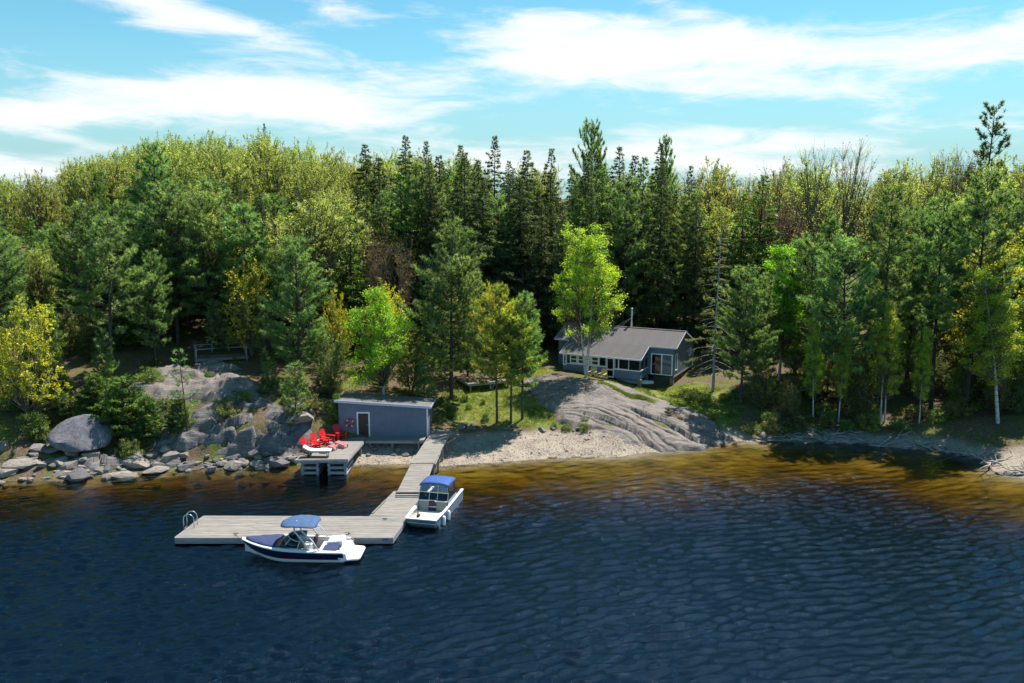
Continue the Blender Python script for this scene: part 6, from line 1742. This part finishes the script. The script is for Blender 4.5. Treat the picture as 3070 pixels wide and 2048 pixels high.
BARE = [broadleaf('bare_poplar', 351 + i, 19.0, rd, 0.34, fm, B_GREY, 105, lv, (0.10, 0.17), 1.25, 22, stn, 1.0, 0.55, 0.15, 0.02, 0.35, 1.1, 0.62, True, 0.35) for i, (rd, stn, fm, lv) in enumerate(((4.6, 4, F_MAPLE, 46), (4.3, 2, F_BROWN, 80), (4.4, 2, F_PINKB, 90)))]
SHRUB = [broadleaf('leafy_shrub', 361 + i, 2.2, rd, 0.04, fm, B_GREY, 60, 46, (0.10, 0.17), 0.30, 4, 3, 0.9, 0.3, 0.03, 0.05, 0.4, 0.5, 0.4) for i, (rd, fm) in enumerate(((1.2, F_SHRUB), (1.5, F_OLIVE), (1.1, F_YELLOW), (1.4, F_SHRUB)))]
UNDER = [broadleaf('understory_tree', 371 + i, 7.0, rd, 0.12, fm, B_GREY, 120, 72, (0.10, 0.165), 0.5, 6, 2, 0.8, 0.5, 0.07, 0.03, 0.35, 0.6, 0.35, True) for i, (rd, fm) in enumerate(((2.2, F_OLIVE), (2.5, F_SHRUB)))]

trng = random.Random(21)
def plant(proto, x, y, top_z=None, h=None, wide=1.0, label=None, cat='tree', group=None, rz=None, tilt=(0, 0), z=None, name=None):
    z0 = gz(x, y) if z is None else z
    H_ = h if h is not None else top_z - z0
    s = H_ / proto.H
    t = empty(name or proto.name, (x, y, z0 - 0.12), trng.uniform(0, 6.28) if rz is None else rz)
    t.rotation_euler = (tilt[0], tilt[1], t.rotation_euler[2])
    t.scale = (s * wide, s * wide, s)
    link('trunk', proto.trunk, t); link('crown', proto.crown, t)
    return tag(t, label, cat, group)

# trees that stand out one by one: (kind, x, y, top height, width, label, tilt)
ONE = [
 (YMAPLE[1], -38.4, 66.2, 12.2, 0.95, 'young maple in fresh yellow leaf at the shore beside the huge boulder', (0, 0)),
 (YMAPLE[0], -42.0, 68.4, 10.5, 1.05, 'yellow leaved sapling in front of the big pine near the huge boulder', (0, 0)),
 (PINE[0], -43.6, 71.5, 18.6, 1.0, 'tall white pine rising straight behind the yellow leaved saplings', (0, 0)),
 (PINE[2], -35.2, 73.6, 18.6, 1.15, 'leaning white pine with bare lower trunk beside the rock hump', (0, -0.06)),
 (PINE[3], -32.4, 76.2, 15.6, 0.8, 'slim white pine with clean trunk at the end of the lookout deck', (0, 0.02)),
 (PINE[1], -29.6, 82.6, 20.4, 1.0, 'broad layered white pine spreading behind the lookout deck', (0, 0)),
 (PINE_TALL[0], -36.2, 88.0, 25.9, 0.95, 'tall dark pine leaning out above the pale maple crowns', (0, -0.10)),
 (PINE[0], -18.8, 74.2, 17.0, 1.05, 'full white pine standing between the rock hump and the boathouse', (0, 0)),
 (LIME[0], -11.3, 73.0, 12.4, 1.02, 'lime green round birch growing right behind the boathouse', (0, 0)),
 (PINE[3], -5.5, 75.6, 18.2, 0.98, 'tall soft green white pine beside the picnic deck', (0, 0)),
 (PINE_YEL, -1.3, 71.6, 12.9, 0.80, 'yellow tinged pine with a bare trunk at the top of the beach', (0, 0.0)),
 (PINE_YEL, -0.1, 71.5, 11.6, 0.90, 'lower yellow tinged pine of the pair above the beach', (0.0, 0.02)),
 (PINE[2], 0.9, 72.1, 12.4, 0.92, 'green pine growing close behind the yellow tinged pair', (0, 0)),
 (BIRCH[0], 7.15, 80.9, 18.6, 0.98, 'white trunked birch in fresh leaf in front of the cottage porch', (0, 0)),
 (PINE_YOUNG[0], -17.3, 66.3, 7.7, 1.05, 'bright young pine on the ledge behind the red chairs', (0, 0)),
 (PINE_THIN, -25.9, 65.9, 9.0, 1.0, 'spindly young pine standing in front of the rock hump', (0, 0)),
 (PINE_YOUNG[1], -34.4, 70.6, 9.6, 0.85, 'narrow young pine on the slope above the huge boulder', (0, 0)),
 (CEDAR[1], -31.0, 66.3, 6.2, 0.95, 'dense green cedar bush at the shoulder of the huge boulder', (0, 0)),
 (CEDAR[0], -33.8, 67.6, 6.3, 1.05, 'dark cedar bush directly behind the huge boulder', (0, 0)),
 (CEDAR[0], -28.9, 65.9, 4.8, 0.95, 'cedar bush hanging over the shaded end of the ledge', (0, 0)),
 (CEDAR[1], -26.6, 66.0, 4.6, 0.75, 'low cedar bush at the foot of the spindly pine', (0, 0)),
 (CEDAR[0], -14.3, 67.6, 4.7, 0.62, 'narrow cedar squeezed against the boathouse end wall', (0, 0)),
 (YMAPLE[0], -24.7, 79.6, 14.8, 0.90, 'slender maple with sparse yellow leaves beside the broad layered pine', (0, 0)),
 (YMAPLE[1], -16.5, 79.0, 11.5, 0.75, 'yellow leaved maple between the two tall white pines', (0, 0)),
 (BARE[1], -12.2, 86.0, 17.2, 0.95, 'olive brown budding tree above the lime green birch', (0, 0)),
 (BARE[2], -20.6, 88.0, 16.6, 0.70, 'rusty budding tree below a round olive crown', (0, 0)),
 (MAPLE[2], -20.0, 91.0, 20.2, 0.62, 'round olive crowned maple standing in front of the dark hemlocks', (0, 0)),
 (SNAG, 19.2, 79.6, 18.6, 1.0, 'half dead spruce with bleached bare branches next to the cottage gable', (0, 0)),
 (PINE[1], 21.0, 76.4, 14.0, 0.92, 'bright green pine sweeping low beside the cottage gable', (0, 0)),
 (PINE[3], 23.6, 79.2, 13.0, 0.85, 'pine growing behind the bright low pine near the cottage', (0, 0)),
 (LIME[1], 26.2, 82.0, 15.3, 0.92, 'light green poplar with a pointed top among the shore pines', (0, 0)),
 (PINE[1], 29.4, 74.6, 16.6, 1.0, 'feathery pine with sweeping layered boughs over the shaded bank', (0, 0)),
 (PINE_TALL[0], 33.1, 75.6, 21.3, 0.85, 'tall open pine with a long dark trunk beside the feathery pine', (0, 0)),
 (PINE_TALL[1], 37.4, 74.2, 20.6, 0.95, 'tall pine with a bare dark trunk, second in from the sandy point', (0, 0)),
 (PINE_TALL[0], 39.6, 72.6, 22.4, 0.95, 'tallest dark trunked pine behind the leaning white birch', (0, 0)),
 (BIRCH[1], 41.2, 70.2, 14.4, 1.15, 'white birch leaning out over the sandy point', (0.0, 0.14)),
 (PINE_TOP, 56.6, 104.0, 31.0, 1.0, 'lone emergent pine with open arms standing far above the wood', (0, 0)),
 (BARE[0], 37.0, 100.0, 27.0, 0.95, 'tall nearly bare poplar with upright limbs above the wood', (0, 0)),
 (BARE[1], 29.4, 103.0, 23.4, 1.0, 'brown budding poplar beside the tall bare one', (0, 0)),
 (BARE[2], 31.2, 96.5, 19.6, 1.0, 'rusty pink budding tree in front of the tall bare poplar', (0, 0)),
 (BARE[0], 51.6, 103.0, 26.2, 0.62, 'thin leafless crown beside the lone emergent pine', (0, 0)),
 (PINE[1], 10.5, 117.0, 29.6, 0.50, 'pine top poking above the hemlocks over the birch by the cottage', (0, 0)),
 (PINE[2], 20.3, 115.0, 28.0, 0.42, 'narrow pine top beside the last hemlock spire', (0, 0)),
 (PINE[2], -51.5, 108.0, 23.6, 0.6, 'ragged dark pine top beyond the far yellow green crowns', (0, 0)),
 (PINE_TOP, -55.5, 110.0, 23.4, 0.7, 'small far pine top next to the ragged dark one', (0, 0)),
 (HEM[3], -36.0, 128.0, 31.2, 0.5, 'single dark conifer tip among the pale maple crowns', (0, 0)),
]
taken = []
for (p, x, y, tz, wd, lb, tl) in ONE:
    plant(p, x, y, tz, None, wd, lb, 'tree' if 'bush' not in lb else 'bush', None, None, tl)
    taken.append((x, y))

SKY_AZ = [-.62, -.54, -.50, -.42, -.36, -.28, -.22, -.17, -.14, -.05, 0.02, .06, .11, .17, .23, .31, .39, .46, .52, .60]
SKY_TE = [.028, .026, .044, .064, .070, .068, .056, .044, .050, .054, .050, .042, .046, .046, .038, .038, .038, .040, .044, .054]
def fill(n, xr, yr, gap, kinds, label, group, jitter=(0.0, 0.02), hmin=8, hmax=24, cat='tree', wide=(0.85, 1.15), test=None, fixed=None, under=0.0):
    done = 0; tries = 0
    while done < n and tries < n * 60:
        tries += 1
        x = trng.uniform(*xr); y = trng.uniform(*yr)
        if test and not test(x, y): continue
        if any((x - a) ** 2 + (y - b) ** 2 < gap * gap for a, b in taken): continue
        z = gz(x, y)
        if fixed: h = trng.uniform(*fixed)
        else:
            te = float(np.interp(x / y, SKY_AZ, SKY_TE)) - trng.uniform(*jitter) - under
            h = min(hmax, max(hmin, 20.5 + te * y - z))
        plant(trng.choice(kinds), x, y, None, h, trng.uniform(*wide), label, cat, group, None, (trng.uniform(-.02, .02), trng.uniform(-.02, .02)))
        taken.append((x, y)); done += 1

not_house = lambda x, y: not (2 < x < 26 and y < 92.5) and not (17 < x < 22.5 and 98.5 < y < 104.5)
# the dark stand behind the cottage
for (dx, te, y) in ((-.125, .070, 100), (-.098, .064, 103), (-.02, .070, 101), (-.058, .060, 100), (.02, .054, 100), (.043, .056, 102), (.122, .058, 101), (.17, .062, 104), (-.165, .060, 108), (.145, .048, 99), (.085, .046, 99), (-.08, .048, 97)):
    x = dx * y; h = 20.5 + te * y - gz(x, y)
    plant(trng.choice(HEM), x, y, None, h, trng.uniform(0.85, 1.05), 'dark hemlock spire in the tall stand behind the cottage', 'tree', 'hemlock stand behind the cottage'); taken.append((x, y))
fill(8, (-15, 26), (92, 108), 3.4, [PINE_TALL[0], PINE_TALL[1], MAPLE[2]], 'lighter green tree mixed into the dark hemlock stand', 'lighter trees in the hemlock stand', (0.012, 0.05), 12, 22, test=not_house)
fill(48, (-17, 27), (91, 112), 2.4, HEM + [FIR[1]], 'dark hemlock in the tall stand behind the cottage', 'hemlock stand behind the cottage', (0.0, 0.055), 10, 23, wide=(0.8, 1.35), test=not_house)
# pale maples on the hill behind the rock hump
fill(46, (-66, -13), (102, 138), 4.2, MAPLE, 'pale olive budding maple on the hillside beyond the rock hump', 'budding maples on the hillside', (0.0, 0.014), 10, 20)
# evergreens and maples between the lookout deck and the hill
fill(26, (-52, -12), (84, 101), 2.8, HEM + FIR, 'dark evergreen in the mixed wood behind the lookout deck', 'evergreens behind the lookout deck', (0.04, 0.09), 9, 17)
fill(26, (-54, -14), (82, 100), 2.7, [PINE[0], PINE[1], PINE[3], MAPLE[2]], 'mid green tree in the mixed wood behind the lookout deck', 'mixed wood behind the lookout deck', (0.05, 0.10), 8, 15)
fill(8, (-58, -44), (70, 98), 3.6, [PINE[0], PINE[3], MAPLE[2], MAPLE[0]], 'tree at the wooded edge beyond the yellow leaved saplings', 'wood beyond the yellow saplings', (0.02, 0.07), 8, 16)
fill(7, (-14, -3), (80, 92), 3.0, [FIR[0], FIR[1], YMAPLE[0], UNDER[0]], 'small tree in the shade between the picnic deck and the hemlocks', 'small trees by the picnic deck', (0.1, 0.15), 5, 10)
# the wood on the other side of the cottage
fill(16, (24, 58), (78, 98), 3.0, [PINE[0], PINE[3], PINE_TALL[1], FIR[0], FIR[1]], 'green conifer in the mixed wood behind the shaded bank', 'conifers behind the shaded bank', (0.03, 0.10), 9, 19)
fill(34, (22, 76), (90, 124), 3.8, [MAPLE[0], MAPLE[1], MAPLE[2], MAPLE[0], BARE[2], MAPLE[1], BARE[1]], 'budding tree in the wood behind the shaded bank', 'budding trees behind the shaded bank', (0.0, 0.03), 10, 19)
fill(8, (42, 62), (70, 92), 3.2, [YMAPLE[0], LIME[1], MAPLE[2], PINE[0]], 'yellow green tree at the wooded edge behind the leaning birch', 'trees behind the leaning birch', (0.04, 0.12), 8, 15)
# last row closing the skyline
fill(44, (-112, 112), (136, 172), 5.0, MAPLE + [HEM[0], HEM[2]], 'far tree on the ridge closing the skyline', 'far trees on the ridge', (0.004, 0.02), 9, 22)
fill(26, (-16, 34), (110, 122), 2.0, FIR + UNDER, 'young fir filling the dark wood behind the hemlock trunks', 'young firs behind the hemlocks', fixed=(6.0, 9.5))
# under the trees
for (x, y, h, tl) in ((26.5, 72.9, 9.0, 0.05), (32.0, 72.0, 10.5, -0.03), (32.5, 72.3, 9.6, 0.03), (28.6, 72.6, 8.6, 0.02), (35.2, 71.6, 8.0, -0.02)):
    plant(BIRCH[1], x, y, None, h, 0.72, 'slim pale birch sapling on the shaded bank', 'tree', 'birch saplings on the shaded bank', None, (0, tl)); taken.append((x, y))
fill(20, (22, 47), (71.5, 80), 1.7, UNDER + [UNDER[0]], 'small understory tree under the tall pines on the shaded bank', 'understory on the shaded bank', fixed=(3.0, 7.0))
fill(26, (-52, -27), (67.5, 84), 2.0, UNDER + [CEDAR[0], PINE_YOUNG[0], FIR[0]], 'small understory tree on the slope around the rock hump', 'understory around the rock hump', fixed=(2.5, 6.5), test=lambda x, y: poly_sdf(np.array([x]), np.array([y]), [(-34, 69), (-21, 69), (-21, 80), (-34, 80)])[0] < 0)
fill(12, (-24, -6), (72, 86), 1.8, UNDER + [PINE_YOUNG[1]], 'small understory tree behind the boathouse', 'understory behind the boathouse', fixed=(2.2, 5.5), test=lambda x, y: not (-14.5 < x < -6.4 and y < 72.5) and not (-5.2 < x < 0 and y > 77))
taken2 = list(taken); taken = []
bushes = lambda n, xr, yr, ks, lb, gp, fx, tst=None: fill(n, xr, yr, 0.9, ks, lb, gp, cat='bush', fixed=fx, test=tst)
bushes(26, (20, 46), (70.6, 74), SHRUB[:2] + [SHRUB[3]], 'low leafy shrub along the shaded bank', 'shrubs on the shaded bank', (0.7, 1.8))
bushes(12, (15.5, 21.5), (73.2, 79), [SHRUB[0], SHRUB[3]], 'low bright shrub on the grass below the cottage gable', 'shrubs below the cottage gable', (0.5, 1.1))
bushes(26, (-47, -28), (63.2, 72), SHRUB[:2] + SHRUB[3:], 'leafy shrub on the bank above the shore rocks', 'shrubs above the shore rocks', (0.8, 2.0))
bushes(12, (-33, -21), (68.6, 79), [SHRUB[0], SHRUB[3]], 'low green shrub in a crack of the rock hump', 'shrubs on the rock hump', (0.35, 0.9))
bushes(16, (-24, -15.5), (66.5, 74), SHRUB[:2] + SHRUB[3:], 'leafy shrub on the ledge behind the crib dock', 'shrubs on the ledge', (0.5, 1.5), lambda x, y: not (x > -16 and y < 67.4))
bushes(8, (-6.6, -2.0), (72, 76), [SHRUB[0], SHRUB[3]], 'small shrub on the grassy slope beside the boathouse', 'shrubs beside the boathouse', (0.4, 1.0))
bushes(5, (3.6, 6.4), (69.9, 71.4), [SHRUB[0], SHRUB[3]], 'small bright bush at the beach edge of the granite slope', 'bushes at the beach edge', (0.4, 0.8))

# driftwood on the shaded bank
def driftwood(n):
    g = random.Random(8)
    for i in range(n):
        x = g.uniform(23, 41); ys = float(np.interp(x, [18, 21, 26, 30.6, 34.9, 36.2, 38.5, 45], [70.6, 70.1, 70.1, 68.6, 67.8, 65.2, 60.9, 58.2]))
        y = ys + g.uniform(-0.3, 1.3); L_ = g.uniform(1.2, 3.6); a = g.uniform(-0.9, 0.9) + (math.pi if g.random() < 0.5 else 0)
        t = empty('driftwood_branch', (x, y, max(0.05, gz(x, y)) + 0.08), a)
        tag(t, 'bleached driftwood branch washed up along the shaded bank', 'driftwood', 'driftwood on the bank')
        pts = [(0, 0, 0)]
        for k in range(1, 6): pts.append((L_ * k / 5, g.uniform(-.16, .16) * k ** .5, 0.02 + g.uniform(0, 0.10) * k))
        MB().tube(pts, [0.085, 0.078, 0.066, 0.054, 0.04, 0.02], 5).build('stem', B_DEAD, t, smooth=True)
        for k in (1, 2, 3, 4):
            p = pts[k]; s = 1 if g.random() < .5 else -1
            MB().tube([p, (p[0] + g.uniform(.2, .5), p[1] + s * g.uniform(.15, .5), p[2] + g.uniform(.05, .4)), (p[0] + g.uniform(.4, .9), p[1] + s * g.uniform(.3, .8), p[2] + g.uniform(.05, .6))], [0.040, 0.027, 0.012], 4).build('twig', B_DEAD, t)
driftwood(36)

# grass
def grass_patch():
    g = np.random.default_rng(4); n = 26000
    x = g.uniform(-7, 21, n); y = g.uniform(70, 87, n)
    m = fbm(x * 0.8, y * 0.8, 3)
    k = (np.maximum(poly_sdf(x, y, GRASS_POLY), poly_sdf(x, y, GRASS2_POLY)) + 0.8 * m > 0.1) & (m > -0.55)
    x = x[k]; y = y[k]; z = ground_z(x, y)
    t_ = g.random(1500); x2 = 8.2 + 4.6 * t_ + g.normal(0, 0.16, 1500); y2 = 78.2 - 3.4 * t_ + g.normal(0, 0.16, 1500) + 0.3 * np.sin(9 * t_)
    x = np.r_[x, x2]; y = np.r_[y, y2]; z = np.r_[z, ground_z(x2, y2) + 0.22]; n = len(x)
    C = np.repeat(np.c_[x, y, z], 3, 0) + g.normal(0, 0.06, (n * 3, 3)) * np.array([1, 1, 0])
    D = g.normal(0, 0.38, (n * 3, 3)) + np.array([0, 0, 1.0])
    V, F_ = blades(C, D, g.uniform(0.08, 0.26, n * 3), g.uniform(0.02, 0.05, n * 3), g)
    fm = foliage('grass_blades', [(0, (0.05, 0.09, 0.012)), (0.45, (0.15, 0.21, 0.025)), (0.75, (0.30, 0.29, 0.05)), (1, (0.40, 0.33, 0.13))], 0.35)
    me = mesh_np('grass', V, F_, fm)
    point_attr(me, 'tone', np.repeat(np.clip(0.45 + 0.35 * np.repeat(fbm(x * 0.6, y * 0.6, 2), 3) + g.normal(0, 0.12, n * 3), 0, 1), 3))
    tag(link('grass', me), 'rough green and straw coloured grass on the slope below the cottage', 'grass', None, 'stuff')
grass_patch()
